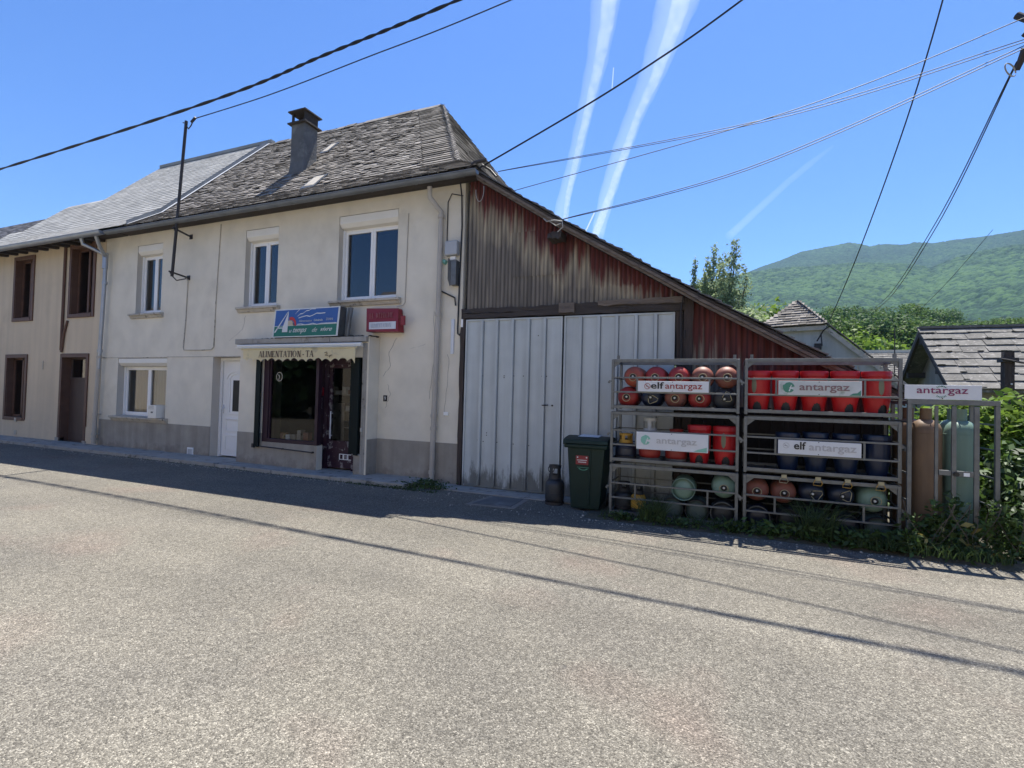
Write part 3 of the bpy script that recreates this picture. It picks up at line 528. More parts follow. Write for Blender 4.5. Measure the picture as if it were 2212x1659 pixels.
# serif capitals built stroke by stroke
def serif(s, x, z, h, y, m, parent, wscale=1.0):
    mb = MB(); st, th, sf = h*.17, h*.06, h*.26
    def bar(x0, x1, z0, z1, sk0=0): mb.add([(x0, y, z0), (x1, y, z0), (x1+sk0, y, z1), (x0+sk0, y, z1)], [(0, 1, 2, 3)])
    def ser(xc, z0, ww=None): bar(xc-sf/2*(ww or 1), xc+sf/2*(ww or 1), z0, z0+th)
    for c in s:
        W = {'I': .3, 'A': .78, 'L': .62, 'M': .95, 'E': .64, 'N': .8, 'T': .7, 'O': .82, '-': .4, ' ': .28, 'D': .76, 'P': .62, 'C': .7, 'H': .8, 'É': .64, 'Ê': .64}[c]*h*wscale
        if c == 'I': bar(x+W/2-st/2, x+W/2+st/2, z, z+h); ser(x+W/2, z); ser(x+W/2, z+h-th)
        elif c == 'L': bar(x+st*.6, x+st*1.6, z, z+h); ser(x+st*1.1, z+h-th); bar(x+st*.1, x+W*.92, z, z+th); bar(x+W*.84, x+W*.92, z, z+h*.25)
        elif c in 'EÉÊ': bar(x+st*.6, x+st*1.6, z, z+h); bar(x+st*.1, x+W*.88, z, z+th); bar(x+st*.1, x+W*.86, z+h-th, z+h); bar(x+st, x+W*.65, z+h*.48, z+h*.48+th); bar(x+W*.81, x+W*.89, z, z+h*.24); bar(x+W*.79, x+W*.87, z+h*.78, z+h)
        elif c == 'T': bar(x+W/2-st/2, x+W/2+st/2, z, z+h); ser(x+W/2, z); bar(x+W*.04, x+W*.96, z+h-th*1.2, z+h); bar(x+W*.03, x+W*.10, z+h*.76, z+h); bar(x+W*.9, x+W*.97, z+h*.76, z+h)
        elif c == 'A': bar(x+W*.10, x+W*.17, z, z+h, W*.34); bar(x+W*.72, x+W*.72+st, z, z+h, -W*.32); ser(x+W*.14, z, .8); ser(x+W*.82, z, 1.1); bar(x+W*.27, x+W*.72, z+h*.3, z+h*.3+th)
        elif c == 'N': bar(x+W*.16, x+W*.24, z, z+h); bar(x+W*.80, x+W*.88, z, z+h); bar(x+W*.62, x+W*.62+st*1.2, z, z+h, -W*.48); ser(x+W*.2, z, .9); ser(x+W*.84, z+h-th, .9); ser(x+W*.14, z+h-th, .7)
        elif c == 'M': bar(x+W*.12, x+W*.18, z, z+h); bar(x+W*.78, x+W*.78+st, z, z+h); bar(x+W*.44, x+W*.44+st, z, z+h, -W*.30); bar(x+W*.46, x+W*.51, z, z+h, W*.32); ser(x+W*.14, z, .9); ser(x+W*.85, z, 1.1)
        elif c == 'H': bar(x+W*.12, x+W*.12+st, z, z+h); bar(x+W*.7, x+W*.7+st, z, z+h); bar(x+W*.2, x+W*.75, z+h*.48, z+h*.48+th); [ser(x+W*k, zz) for k in (.22, .8) for zz in (z, z+h-th)]
        elif c == '-': bar(x+W*.1, x+W*.85, z+h*.3, z+h*.42)
        elif c in 'OCDP':
            n = 24; cx, cz = x+W*.47, z+h/2
            if c in 'DP': bar(x+st*.6, x+st*1.6, z, z+h); ser(x+st, z); ser(x+st, z+h-th)
            for i in range(n):
                a0, a1 = 2*math.pi*i/n, 2*math.pi*(i+1)/n
                if c == 'C' and (a0 < .7 or a0 > 5.6): continue
                if c in 'DP' and math.cos(a0) < -.01: continue
                ox = -W*.15 if c in 'DP' else 0; hz = h/2 if c != 'P' else h*.27; oz = 0 if c != 'P' else h*.23
                P = [(cx+ox+math.cos(a)*(W*.45-k*(st*abs(math.cos(a))+th*.3)), cz+oz+math.sin(a)*(hz-k*th)) for a, k in ((a0, 0), (a1, 0), (a1, 1), (a0, 1))]
                mb.add([(px, y, pz) for px, pz in P], [(0, 1, 2, 3)])
        x += W
    mb.build('lettering', m, parent); return x
xe = serif('ALIMENTATION', -8.69, 2.235, .122, -.515, 'ink_brown', A, 1.13); print('AW', xe)
xe = serif('-', xe+.03, 2.235, .122, -.515, 'ink_brown', A); xe = serif('TA', xe+.03, 2.235, .122, -.515, 'ink_brown', A, 1.13); print('AW', xe)
q = MB(); q.tube([(-6.98, -.516, 2.31), (-6.93, -.516, 2.325), (-6.92, -.516, 2.29), (-6.97, -.516, 2.265), (-6.9, -.516, 2.26)], .006, 5); q.tube([(-6.84, -.516, 2.27), (-6.86, -.516, 2.225), (-6.88, -.516, 2.25), (-6.8, -.516, 2.27)], .005, 5); q.build('torn_letter', 'ink_brown', A)
# shop door
q = MB(); q.box(-7.42, -7.32, -.02, .06, .06, 2.24); q.box(-6.70, -6.62, -.02, .06, .06, 2.24); q.box(-7.32, -6.70, -.02, .06, 2.12, 2.24); q.box(-7.32, -6.70, 0, .05, .09, .62)
for a in (-7.32, -6.78): q.box(a, a+.08, 0, .05, .62, 2.12)
q.box(-7.24, -6.78, 0, .05, 2.05, 2.12)
sdoor = q.build('shop_door', 'purple_paint', bay, bevel=.004)
g = MB(); g.quad((-7.24, .025, .62), (-6.78, .025, .62), (-6.78, .025, 2.05), (-7.24, .025, 2.05)); g.build('pane', 'glass_shop', sdoor)
q = MB(); q.tube([(-7.21, -.05, .66), (-7.20, -.06, 1.2)], .013, 8); q.tube([(-7.21, -.05, .72), (-7.21, .0, .72)], .01); q.tube([(-7.2, -.05, 1.16), (-7.2, .0, 1.16)], .01); q.build('pull_handle', 'white_metal', sdoor, smooth=True)
q = MB()
for k in range(3):
    a = -7.0+k*.105
    for bx in ((a, a+.1, .26, .273), (a, a+.1, .36, .373), (a, a+.013, .273, .36), (a+.087, a+.1, .273, .36)): q.box(bx[0], bx[1], -.012, -.001, bx[2], bx[3])
q.build('door_vent', 'white_pvc', sdoor)
q = MB(); q.box(-7.305, -7.345, -.16, -.155, 1.50, 1.66); q.add([(-7.33, -.19, 1.5), (-7.405, -.075, 1.5), (-7.405, -.075, 1.68), (-7.33, -.19, 1.68)], [(0, 1, 2, 3)]); q.build('red_sticker', 'sign_red', bay)
q = MB(); q.add([(-7.335, -.19, 1.24), (-7.41, -.075, 1.24), (-7.41, -.075, 1.46), (-7.335, -.19, 1.46)], [(0, 1, 2, 3)]); q.add([(-7.325, -.192, 1.53), (-7.39, -.10, 1.57), (-7.39, -.10, 1.64), (-7.325, -.192, 1.6)], [(0, 1, 2, 3)]); q.build('notice', 'paper', bay)
q = MB(); q.box(-7.45, -6.4, -.32, .0, .0, .058); q.build('door_step', 'concrete', bay, bevel=.01)
q = MB(); q.box(-6.62, -6.4, -.2, .0, .42, 2.24); q.build('side_panel', 'shutter_dark', bay)
for a, b, zz in ((-8.93, -8.77, .42), (-6.38, -6.265, .42)):
    q = MB(); n = 3
    for k in range(3): q.box(a+(b-a)*k/3+.003, a+(b-a)*(k+1)/3-.003, yb-.06-.012*k, yb-.02-.012*k, zz, 2.2)
    q.build('folded_shutter', 'shutter_dark', bay, bevel=.003)
q = MB(); q.tube([(-8.9, yb-.05, .44), (-8.1, yb-.05, .42), (-7.35, yb-.05, .40)], .012, 6); q.tube([(-8.15, yb, .42), (-8.15, yb-.06, .42)], .015, 6); q.tube([(-7.37, yb, .40), (-7.37, yb-.06, .40)], .018, 6); q.box(-8.98, -8.93, yb-.06, yb, .40, .48); q.build('shutter_bar', 'black_iron', bay)
q = MB(); q.box(-6.245, -6.215, yb-.035, yb-.02, .86, .93); q.build('catch', 'cap_white', bay)
# roof ---------------------------------------------------------------
XH0, XHK, XHR, XL = -3.93, -4.75, -7.06, -13.3
rf = MB(); yB = 2*YR-YE
E0 = [(XL, YE, ZE), (XH0, YE, ZE), (XHK, YK, ZK), (XL, YK, ZK)]; rf.quad(*E0); rf.quad((XL, YK, ZK), (XHK, YK, ZK), (XHR, YR, ZR), (XL, YR, ZR))
yBk = 2*YR-YK; rf.quad((XL, yBk, ZK), (XL, YR, ZR), (XHR, YR, ZR), (XHK, yBk, ZK)); rf.quad((XL, yB, ZE), (XL, yBk, ZK), (XHK, yBk, ZK), (XH0, yB, ZE))
rf.quad((XH0, YE, ZE), (XH0, yB, ZE), (XHK, yBk, ZK), (XHK, YK, ZK)); rf.add([(XHK, YK, ZK), (XHK, yBk, ZK), (XHR, YR, ZR)], [(0, 1, 2)])
rf.quad((XL, YE, ZE-.02), (XL, .3, ZE-.02), (XH0, .3, ZE-.02), (XH0, YE, ZE-.02))
V1 = (0, YK-YE, ZK-ZE); L1 = math.hypot(*V1[1:]); V2 = (0, YR-YK, ZR-ZK); L2 = math.hypot(*V2[1:])
def slrange1(v): f = v/L1; return (XL, XH0+(XHK-XH0)*f-.55)
def slrange2(v): f = v/L2; xr = XHK+(XHR-XHK)*f; return (XL, xr-.65+.25*math.sin(v*9)*.4)
slates(rf, (XL*0, YE-.03, ZE-.02), (1, 0, 0), V1, L1, slrange1, .19, .115, .014, 1, uneven=.02)
slates(rf, (0, YK, ZK), (1, 0, 0), V2, L2, slrange2, .19, .115, .014, 2, uneven=.028, tilt=.018, skipp=.006)
# long slates along the hip
slates(rf, (0, YE-.03, ZE-.01), (1, 0, 0), V1, L1, lambda v: (XH0+(XHK-XH0)*v/L1-.56, XH0+(XHK-XH0)*v/L1), .8, .12, .02, 5, uneven=.004)
slates(rf, (0, YK, ZK+.004), (1, 0, 0), V2, L2, lambda v: (XHK+(XHR-XHK)*v/L2-.75, XHK+(XHR-XHK)*v/L2+.02), .9, .12, .02, 6, uneven=.004)
Vh = (XHR-XHK, 0, ZR-ZK); Lh = math.hypot(Vh[0], Vh[2]); Vk = (XHK-XH0, 0, ZK-ZE); Lk = math.hypot(Vk[0], Vk[2])
slates(rf, (XH0, 0, ZE), (0, 1, 0), Vk, Lk, lambda v: (YE+(YK-YE)*v/Lk, yB-(YK-YE)*v/Lk), .5, .12, .02, 7, uneven=.01)
slates(rf, (XHK, 0, ZK), (0, 1, 0), Vh, Lh, lambda v: (YK+(YR-YK)*v/Lh, yBk-(YR-YK)*v/Lh), .5, .12, .02, 8, uneven=.01)
x = XL
while x < XHR-.1:                                            # ridge stones
    L = rnd.uniform(.3, .5); x2 = min(x+L, XHR); dz = rnd.uniform(-.01, .02)
    rf.add([(x, YR-.16, ZR-.11+dz), (x2-.01, YR-.16, ZR-.11+dz), (x2-.01, YR, ZR+.05+dz), (x, YR, ZR+.05+dz), (x, YR+.16, ZR-.11+dz), (x2-.01, YR+.16, ZR-.11+dz)], [(0, 1, 2, 3), (3, 2, 5, 4), (0, 3, 4), (1, 5, 2)]); x = x2
roof = rf.build('roof', 'slate_old', H)
# two little roof lights of glass tile and a light patch
for y0, xa, xb in ((.30, -8.60, -8.22), (1.95, -9.72, -9.45)):
    q = MB(); z0 = ZK+1.03*(y0-YK)+.04; y1 = y0+.42; z1 = z0+.42*1.03; q.add([(xa, y0, z0+.02), (xb, y0, z0+.02), (xb, y1, z1+.03), (xa, y1, z1+.03), (xa, y0, z0-.06), (xb, y0, z0-.06), (xb, y1, z1-.06), (xa, y1, z1-.06)], [(0, 1, 2, 3), (0, 4, 5, 1), (1, 5, 6, 2), (0, 3, 7, 4)]); q.build('roof_light', 'galv', roof)
    q = MB(); q.quad((xa+.05, y0+.05, z0+.078), (xb-.05, y0+.05, z0+.078), (xb-.05, y1-.05, z1-.01), (xa+.05, y1-.05, z1-.01)); q.build('roof_light_pane', 'sill', roof)
# white flashing up the party line
q = MB(); q.quad((XL-.03, YE, ZE+.05), (XL+.07, YE, ZE+.05), (XL+.07, YK, ZK+.06), (XL-.03, YK, ZK+.06)); q.quad((XL-.03, YK, ZK+.06), (XL+.07, YK, ZK+.06), (XL+.07, YR, ZR+.06), (XL-.03, YR, ZR+.06)); q.build('flashing', 'white_metal', roof)
q = MB(); q.add([(XL-.04, YE, ZE+.0), (XL-.04, YK, ZK), (XL-.04, YR, ZR), (XL-.04, YR, ZR+.17), (XL-.04, YK, ZK+.17), (XL-.04, YE, ZE+.14)], [(0, 1, 4, 5), (1, 2, 3, 4)]); q.build('party_flashing', 'gutter_dark', roof)
# rafters' ends and dark fascia under the eave
q = MB(); q.box(-13.9, -3.98, YE+.05, .0, 5.36, 5.39); x = -13.6
while x < -4.1: q.prism([(YE+.02, 5.40), (-.1, 5.40), (-.1, 5.48), (YE+.02, 5.44)], 'x', x, x+.12); x += .62
q.build('rafter_ends', 'wood_dark', roof)
# gutter: half round, dark, with brackets
def gutter(parent, x0, x1, yc, zc, r, m, name='gutter', joint=1.0, slope=0):
    q = MB(); n = 9; pr = [(yc+r*math.cos(math.pi+math.pi*i/n), zc+r*math.sin(math.pi+math.pi*i/n)) for i in range(n+1)]; pr2 = [(yc+(r-.008)*math.cos(math.pi+math.pi*i/n), zc+(r-.008)*math.sin(math.pi+math.pi*i/n)) for i in range(n, -1, -1)]
    q.prism([(a, b) for a, b in pr+pr2], 'x', x0, x1); q.tube([(x0, yc-r, zc), (x1, yc-r, zc)], .011, 8)
    for xe_ in (x0, x1): q.prism(pr, 'x', xe_-.004, xe_+.004)
    x = x0+.3
    while x < x1: 
        for k in range(n): a0, a1 = math.pi+math.pi*k/n, math.pi+math.pi*(k+1)/n; q.quad(*[(xx, yc+(r+.006)*math.cos(a), zc+(r+.006)*math.sin(a)) for xx, a in ((x, a0), (x+.03, a0), (x+.03, a1), (x, a1))])
        x += joint
    return q.build(name, m, parent, smooth=False)
gutter(H, -13.95, -3.88, -.50, 5.31, .070, 'gutter_dark', joint=.95)
def pipe(parent, pts, r, m, collars, name='downpipe'):
    q = MB(); q.tube(pts, r, 12)
    for z in collars:
        for i in range(len(pts)-1):
            a, b = Vector(pts[i]), Vector(pts[i+1])
            if min(a.z, b.z) <= z <= max(a.z, b.z) and abs(a.z-b.z) > .1: f = (z-a.z)/(b.z-a.z); c = a.lerp(b, f); q.tube([c-Vector((0, 0, .03)), c+Vector((0, 0, .03))], r+.012, 12); q.box(c.x-.012, c.x+.012, c.y, c.y+.12, c.z-.012, c.z+.012); break
    return q.build(name, m, parent, smooth=True)
pipe(H, [(-4.93, -.28, 5.26), (-4.93, -.26, 5.08), (-4.80, -.08, 4.86), (-4.80, -.08, 4.7), (-4.80, -.08, 3.2), (-4.83, -.08, 1.2), (-4.84, -.08, .06)], .047, 'pipe_beige', (4.78, 3.02, .98, 1.2, .2))
# chimney
ch = MB(); cx0, cx1, cy0, cy1 = -9.86, -9.44, 1.18, 1.60
ch.box(cx0, cx1, cy0, cy1, 6.2, 8.02)
ch.add([(cx0-.05, cy0-.06, 6.55), (cx1+.05, cy0-.06, 6.55), (cx1+.05, cy1+.05, 7.0), (cx0-.05, cy1+.05, 7.0), (cx0, cy0-.002, 7.1), (cx1+.002, cy0-.002, 7.1), (cx1+.002, cy1, 7.3), (cx0, cy1, 7.3)], [(0, 1, 5, 4), (1, 2, 6, 5), (2, 3, 7, 6), (3, 0, 4, 7)])
chim = ch.build('chimney', 'mortar', H, bevel=.01)
q = MB(); q.box(cx0-.07, cx1+.07, cy0-.07, cy1+.07, 8.02, 8.055); q.box(cx0-.06, cx1+.07, cy0-.07, cy1+.07, 8.30, 8.335)
q.box(cx0+.0, cx0+.05, cy0, cy0+.05, 8.055, 8.3); q.box(cx1-.03, cx1, cy0, cy1, 8.055, 8.30); q.box(cx0, cx1, cy1-.03, cy1, 8.2, 8.3); q.box(cx0, cx0+.03, cy1-.2, cy1, 8.055, 8.3); q.box(cx0+.17, cx1-.03, cy1-.03, cy1, 8.055, 8.2); q.build('chimney_cap', 'wood_dark', chim, bevel=.004)

# ------------------------------------------------------------------ left neighbour
N = thing('neighbour_house', 'beige rendered house with brown window surrounds and grey slate roof left of the shop', 'house', (-18.5, 0, 0))
nh = [(-19.12, -18.24, 3.46, 5.14), (-16.33, -15.35, 3.47, 5.24), (-19.36, -18.40, .62, 2.31), (-16.56, -15.48, .06, 2.31), (-22.2, -21.3, 3.46, 5.14), (-22.3, -21.3, .62, 2.31), (-25.5, -24.6, 3.46, 5.14)]
mb = wall_mb(-40, -14.86, -.1, 5.5, nh, -.004, .4); mb.box(-40, -14.9, 6.6, 6.9, -.1, 5.5); mb.box(-40, -39.7, .4, 6.6, -.1, 5.5); mb.build('wall', ['wall_left', 'brown_paint'], N)
for a, b, zz in ((-40, -16.66, .56), (-15.38, -14.87, .5)): mb = MB(); mb.box(a, b, -.02, -.004, -.1, zz); mb.build('plinth', 'wall_left', N)
for i, (a, b, c, d) in enumerate(nh):
    q = MB(); t_ = .10; ya = -.035
    q.box(a-t_, a, ya, -.004, c-t_*(i != 3), d+t_); q.box(b, b+t_, ya, -.004, c-t_*(i != 3), d+t_); q.box(a, b, ya, -.004, d, d+t_)
    if i != 3: q.box(a, b, ya-.01, .05, c-t_, c)
    f = q.build('window' if i != 3 else 'door', 'brown_paint', N, bevel=.006)
    if i == 3:
        q = MB(); q.box(a, b, .18, .24, c, 1.72); q.box(a, b, .16, .25, 1.72, 1.78); q.box(a, a+.05, .18, .24, 1.78, d); q.box(b-.05, b, .18, .24, 1.78, d); q.box(a, b, .18, .24, d-.04, d); q.box(a+.5, a+.53, .172, .18, 1.38, 1.46); q.build('door_leaf', 'door_brown', f, bevel=.004)
        q = MB(); q.quad((a, .21, 1.78), (b, .21, 1.78), (b, .21, d), (a, .21, d)); q.build('transom_pane', 'glass', f)
        q = MB(); q.box(a-.16, a, -.05, .1, -.02, .16); q.box(b, b+.14, -.05, .1, -.02, .13); q.box(a, b, -.06, .3, -.02, .05); q.build('threshold', 'concrete', f, bevel=.01)
    else:
        q = MB(); q.box(a, a+.05, .14, .2, c, d); q.box(b-.05, b, .14, .2, c, d); q.box((a+b)/2-.04, (a+b)/2+.04, .14, .2, c, d); q.box(a, b, .14, .2, d-.05, d); q.box(a, b, .14, .2, c, c+.06); q.build('casement', 'brown_paint', f)
        q = MB(); q.quad((a, .17, c), (b, .17, c), (b, .17, d), (a, .17, d)); q.build('pane', 'glass', f)
        q = MB(); k = 14; xa = a+.42*(b-a); xb = a+.62*(b-a)
        for j in range(k): x1_, x2_ = xa+(xb-xa)*j/k, xa+(xb-xa)*(j+1)/k; q.quad((x1_, .26+.02*math.sin(j*1.9), c), (x2_, .26+.02*math.sin(j*1.9+1.9), c), (x2_, .26+.02*math.sin(j*1.9+1.9), d), (x1_, .26+.02*math.sin(j*1.9), d))
        q.build('curtain', 'curtain', f, smooth=True)
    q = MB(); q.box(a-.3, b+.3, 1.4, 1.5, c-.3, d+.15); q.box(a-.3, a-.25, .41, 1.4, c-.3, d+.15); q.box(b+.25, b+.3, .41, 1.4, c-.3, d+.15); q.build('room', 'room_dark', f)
# the dark conduit and slot beside the door
q = MB(); q.tube([(-16.40, -.03, 3.30), (-16.52, -.04, 2.95), (-16.60, -.04, 2.45)], .03, 8); q.tube([(-16.62, -.04, 5.3), (-16.62, -.04, 2.5)], .035, 8); q.build('conduit', 'brown_paint', N, smooth=True)
q = MB(); q.box(-17.53, -17.50, -.02, -.004, 1.98, 2.22); q.box(-18.78, -18.68, -.05, -.02, .49, .60); q.box(-18.8, -18.67, -.035, -.02, .12, .24); q.build('wall_fitting', 'sill', N)
# roof of the neighbour: higher part, then a lower part
rf = MB(); XA, XB = -18.75, -20.6
rf.quad((-42, YE-.1, ZE-.02), (XL-.04, YE-.1, ZE-.02), (XL-.04, YK, ZK), (-42, YK, ZK)); rf.quad((XA, YK, ZK), (XL-.04, YK, ZK), (XL-.04, 3.7, 9.4), (XA, 3.7, 9.4)); rf.quad((XA, 3.7, 9.4), (XL-.04, 3.7, 9.4), (XL-.04, 7.2, 5.8), (XA, 7.2, 5.8)); rf.add([(XA, YK, ZK), (XA, 3.7, 9.4), (XA, 7.2, 5.8)], [(0, 1, 2)])
rf.quad((XB, YK, ZK), (XA, YK, ZK), (XA, 1.95, 7.6), (XB, 1.95, 7.6)); rf.quad((XB, 1.95, 7.6), (XA, 1.95, 7.6), (XA, 6, 5.4), (XB, 6, 5.4)); rf.quad((-42, YK, ZK), (XB, YK, ZK), (XB, 1.4, 7.03), (-42, 1.4, 7.03)); rf.quad((-42, 1.4, 7.03), (XB, 1.4, 7.03), (XB, 6, 5.2), (-42, 6, 5.2))
slates(rf, (0, YE-.12, ZE-.03), (1, 0, 0), V1, L1+.02, lambda v: (-21.5-.9*v, XL-.05), .2, .11, .006, 11, uneven=.002, jit=.02, tilt=.003)
LL = math.hypot(3.35, 3.45)
slates(rf, (0, YK, ZK), (1, 0, 0), (0, 3.35, 3.45), LL, lambda v: (XA-.03 if v > 2.25 else (XB-.2 if v > .5 else -21.6), XL-.05), .24, .15, .010, 12, uneven=.003, jit=.02, tilt=.004)
rf.box(XA, XL-.05, 3.62, 3.78, 9.36, 9.46)
r_ = rf.build('roof', 'slate_new', N)
rf = MB(); slates(rf, (0, YE-.12, ZE-.03), (1, 0, 0), V1, L1, lambda v: (-32, -21.5-.9*v), .2, .12, .008, 13, uneven=.006); slates(rf, (0, YK, ZK), (1, 0, 0), (0, 1.05, 1.08), 1.5, lambda v: (-32, -21.7 if v < .6 else -20.9), .2, .12, .008, 14, uneven=.006); rf.build('dark_roof', 'slate_dark', r_)
q = MB(); x = -40
while x < -14.95: q.prism([(YE+.0, 5.26), (0, 5.3), (0, 5.4), (YE+.0, 5.36)], 'x', x, x+.13); x += .52
q.box(-40, -13.95, YE-.03, -.01, 5.36, 5.395); q.build('rafter_ends', 'wood_dark', r_)
gutter(N, -41, -14.02, -.55, 5.33, .09, 'zinc', joint=1.5)
q = MB(); q.tube([(-14.98, -.5, 5.26), (-14.98, -.46, 5.12), (-14.80, -.3, 5.02), (-14.62, -.16, 4.9)], .045, 10); q.tube([(-14.45, -.46, 5.28), (-14.47, -.36, 5.05), (-14.6, -.16, 4.86)], .045, 10)
q.tube([(-14.62, -.14, 4.95), (-14.62, -.14, 4.55)], .062, 12); q.tube([(-14.62, -.13, 4.6), (-14.68, -.13, 3.0), (-14.72, -.13, 2.0)], .045, 12); q.tube([(-14.62, -.13, 4.15), (-14.62, -.13, 4.22)], .06, 12)
q.tube([(-14.7, -.13, 2.42), (-14.7, -.13, 2.5)], .058, 12); q.build('downpipe', 'zinc', N, smooth=True)
pipe(N, [(-14.715, -.13, 2.44), (-14.76, -.13, 1.2), (-14.80, -.13, .1)], .05, 'pipe_beige', (2.3, .85, .35, .22), 'lower_downpipe')

# ------------------------------------------------------------------ lean-to barn with the garage doors
BN = thing('garage_barn', 'lean-to barn of rusty red corrugated sheets with a long slate roof sloping right', 'barn', (-1.5, 0, 0))
RL = [(-4.0, 5.40), (-3.84, 5.28), (-2.5, 4.395), (-1.24, 3.62), (-.41, 3.10), (.16, 2.77), (1.17, 2.185), (2.0, 1.72)]
def zr(x):
    for (a, za), (b, zb) in zip(RL, RL[1:]):
        if x <= b: return za+(zb-za)*(x-a)/(b-a)
    return RL[-1][1]
def corr(x0, x1, zb, ztf, y, pitch, amp, wearf, dx, trap=False):
    xs = np.arange(x0, x1+dx/2, dx); vs, fs, wr = [], [], []; K = 14
    for i, x in enumerate(xs):
        zt = ztf(x); ph = x/pitch*2*math.pi; o = math.sin(ph); o = max(-1, min(1, o*2.2)) if trap else o
        for k in range(K+1): z = zt-(zt-zb)*(k/K); vs.append((x, y+amp*o, z)); wr.append(wearf(x, z, zr(x)-.12-z))
    for i in range(len(xs)-1):
        for k in range(K): a = i*(K+1)+k; fs.append((a+1, a+K+2, a+K+1, a))
    return vs, fs, wr
def corr_obj(name, segs, m, parent):
    V, F, Wr = [], [], []
    for vs, fs, wr in segs: o = len(V); V += vs; F += [tuple(i+o for i in f) for f in fs]; Wr += wr
    mb = MB(); mb.v, mb.f, mb.mi = V, F, [0]*len(F); ob = mb.build(name, m, parent, smooth=True); at = ob.data.attributes.new('wear', 'FLOAT', 'POINT'); at.data.foreach_set('value', Wr); return ob
wl_ = lambda x, z, d: min(1.0, .22+.85*max(0, d)+(.12 if z < 3.35 else 0)-(.28*math.exp(-((x+2.52)/.06)**2)))
wl2 = lambda x, z, d: min(1.1, .2+.8*max(0, d)+(.15 if x < -3.4 and z < 4.15 else 0)+(.25*max(0, 3.5-z) if x < -2.6 else 0)-(.2*math.exp(-((x+2.6)/.08)**2)))
top = lambda x: zr(x)-.10
segs = [corr(-4.27, -2.53, 3.08, top, -.006, .0715, .010, wl2, .0143), corr(-2.55, -.60, 3.08, top, -.018, .0715, .010, wl_, .0143)]
segs.append(corr(-3.44, -2.53, 3.6, lambda x: min(top(x), 4.36), -.022, .0715, .010, wl2, .0143))
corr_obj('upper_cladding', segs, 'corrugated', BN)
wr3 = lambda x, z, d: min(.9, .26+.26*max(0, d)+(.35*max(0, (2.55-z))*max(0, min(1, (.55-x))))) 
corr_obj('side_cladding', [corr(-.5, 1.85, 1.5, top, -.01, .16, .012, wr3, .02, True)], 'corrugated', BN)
q = MB(); q.box(-4.3, 1.9, .02, .08, .0, 1.7); q.box(-4.3, -.5, .03, .08, 2.9, 3.3); q.box(-4.3, -4.24, .08, 8.8, 0, 5.2); q.box(-4.2, 1.9, 8.8, 8.9, 0, 1.6); q.box(1.86, 1.9, .08, 8.8, 0, 1.6)
q.add([(-4.3, .03, 2.9), (1.9, .03, 1.6), (1.9, .03, zr(1.9)-.15), (-.41, .03, zr(-.41)-.15), (-4.3, .03, zr(-4.3)-.4)], [(0, 1, 2, 3, 4)]); q.build('inner_wall', 'room_dark', BN)
q = MB(); x = -.48
while x < 1.85: rough(q, x, x+.14, -.012+rnd.uniform(-.006, .006), .015, 0, 1.52, 6, 1, .003, int(x*50)+200); x += .148
q.build('shade_boards', 'shade_black_wood', BN)  # near-black boards added so the space behind the racks reads as deep shade
# roof with slate edge and verge boards
q = MB()
for (a, za), (b, zb) in zip(RL, RL[1:]):
    q.add([(a, -.31, za), (b, -.31, zb), (b, 9, zb), (a, 9, za), (a, -.31, za-.035), (b, -.31, zb-.035), (b, 9, zb-.035), (a, 9, za-.035)], [(0, 1, 2, 3), (7, 6, 5, 4), (0, 4, 5, 1), (3, 2, 6, 7)])
broof = q.build('roof', 'wood_dark', BN)
q = MB(); r = random.Random(5)
for row in range(3 if True else 0): pass
for (a, za), (b, zb) in zip(RL, RL[1:]):
    L = math.hypot(b-a, zb-za); sl = Vector((a-b, 0, za-zb)).normalized(); slates(q, (b, 0, zb+.004), (0, 1, 0), sl, L, lambda v: (-.34+.03*math.sin(v*31), 3.2), .3, .16, .022, int(a*50)+999, uneven=.02, tilt=.02)
q.build('slates', 'slate_dark', broof)
q = MB()
for i, ((a, za), (b, zb)) in enumerate(zip(RL, RL[1:])):
    for s0, s1, y0, dz, hh in ((0, .0, -.32, -.04, .045), (0, 0, -.285, -.088, .04)):
        dd_ = rnd.uniform(-.006, .006); q.add([(a, y0, za+dz-hh+dd_), (b-.004, y0, zb+dz-hh+dd_), (b-.004, y0, zb+dz+dd_), (a, y0, za+dz+dd_), (a, y0+.03, za+dz-hh+dd_), (b-.004, y0+.03, zb+dz-hh+dd_), (b-.004, y0+.03, zb+dz+dd_), (a, y0+.03, za+dz+dd_)], [(0, 1, 2, 3), (3, 2, 6, 7), (0, 4, 5, 1), (1, 5, 6, 2), (0, 3, 7, 4)])
q.build('verge_board', 'wood_grey', broof)
q = MB(); q.box(-1.2, -.95, 3.0, 3.25, 3.3, 3.85); q.box(-1.6, -.85, 2.9, 3.35, 3.85, 3.90); q.build('roof_vent', 'wood_dark', broof)
# frame: lintel beam and posts of old timber
q = MB(); rough(q, -4.32, -.60, -.07, .03, 2.925, 3.005, 20, seed=2); rough(q, -4.32, -2.5, -.06, .03, 3.01, 3.09, 16, seed=3); rough(q, -2.3, -.6, -.065, .03, 3.0, 3.10, 16, seed=4); q.build('lintel', 'wood_dark', BN)
q = MB(); rough(q, -2.54, -2.28, -.10, .03, 2.955, 3.115, 4, seed=5, j=.008); rough(q, -1.9, -.62, -.09, .03, 3.04, 3.12, 10, seed=8); q.build('lintel_block', 'wood_grey', BN)
q = MB(); rough(q, -4.355, -4.275, -.05, .04, 0, 3.1, 14, 1, .01, 6); q.build('post', 'wood_post', BN)
for a, b, y0, zt, sd_ in ((-.725, -.635, -.03, 2.95, 7), (-.625, -.49, -.07, 3.1, 9)):
    q = MB(); rough(q, a, b, y0, .04, 0, zt, 14, 1, .012, sd_); q.build('post', 'wood_post', BN)
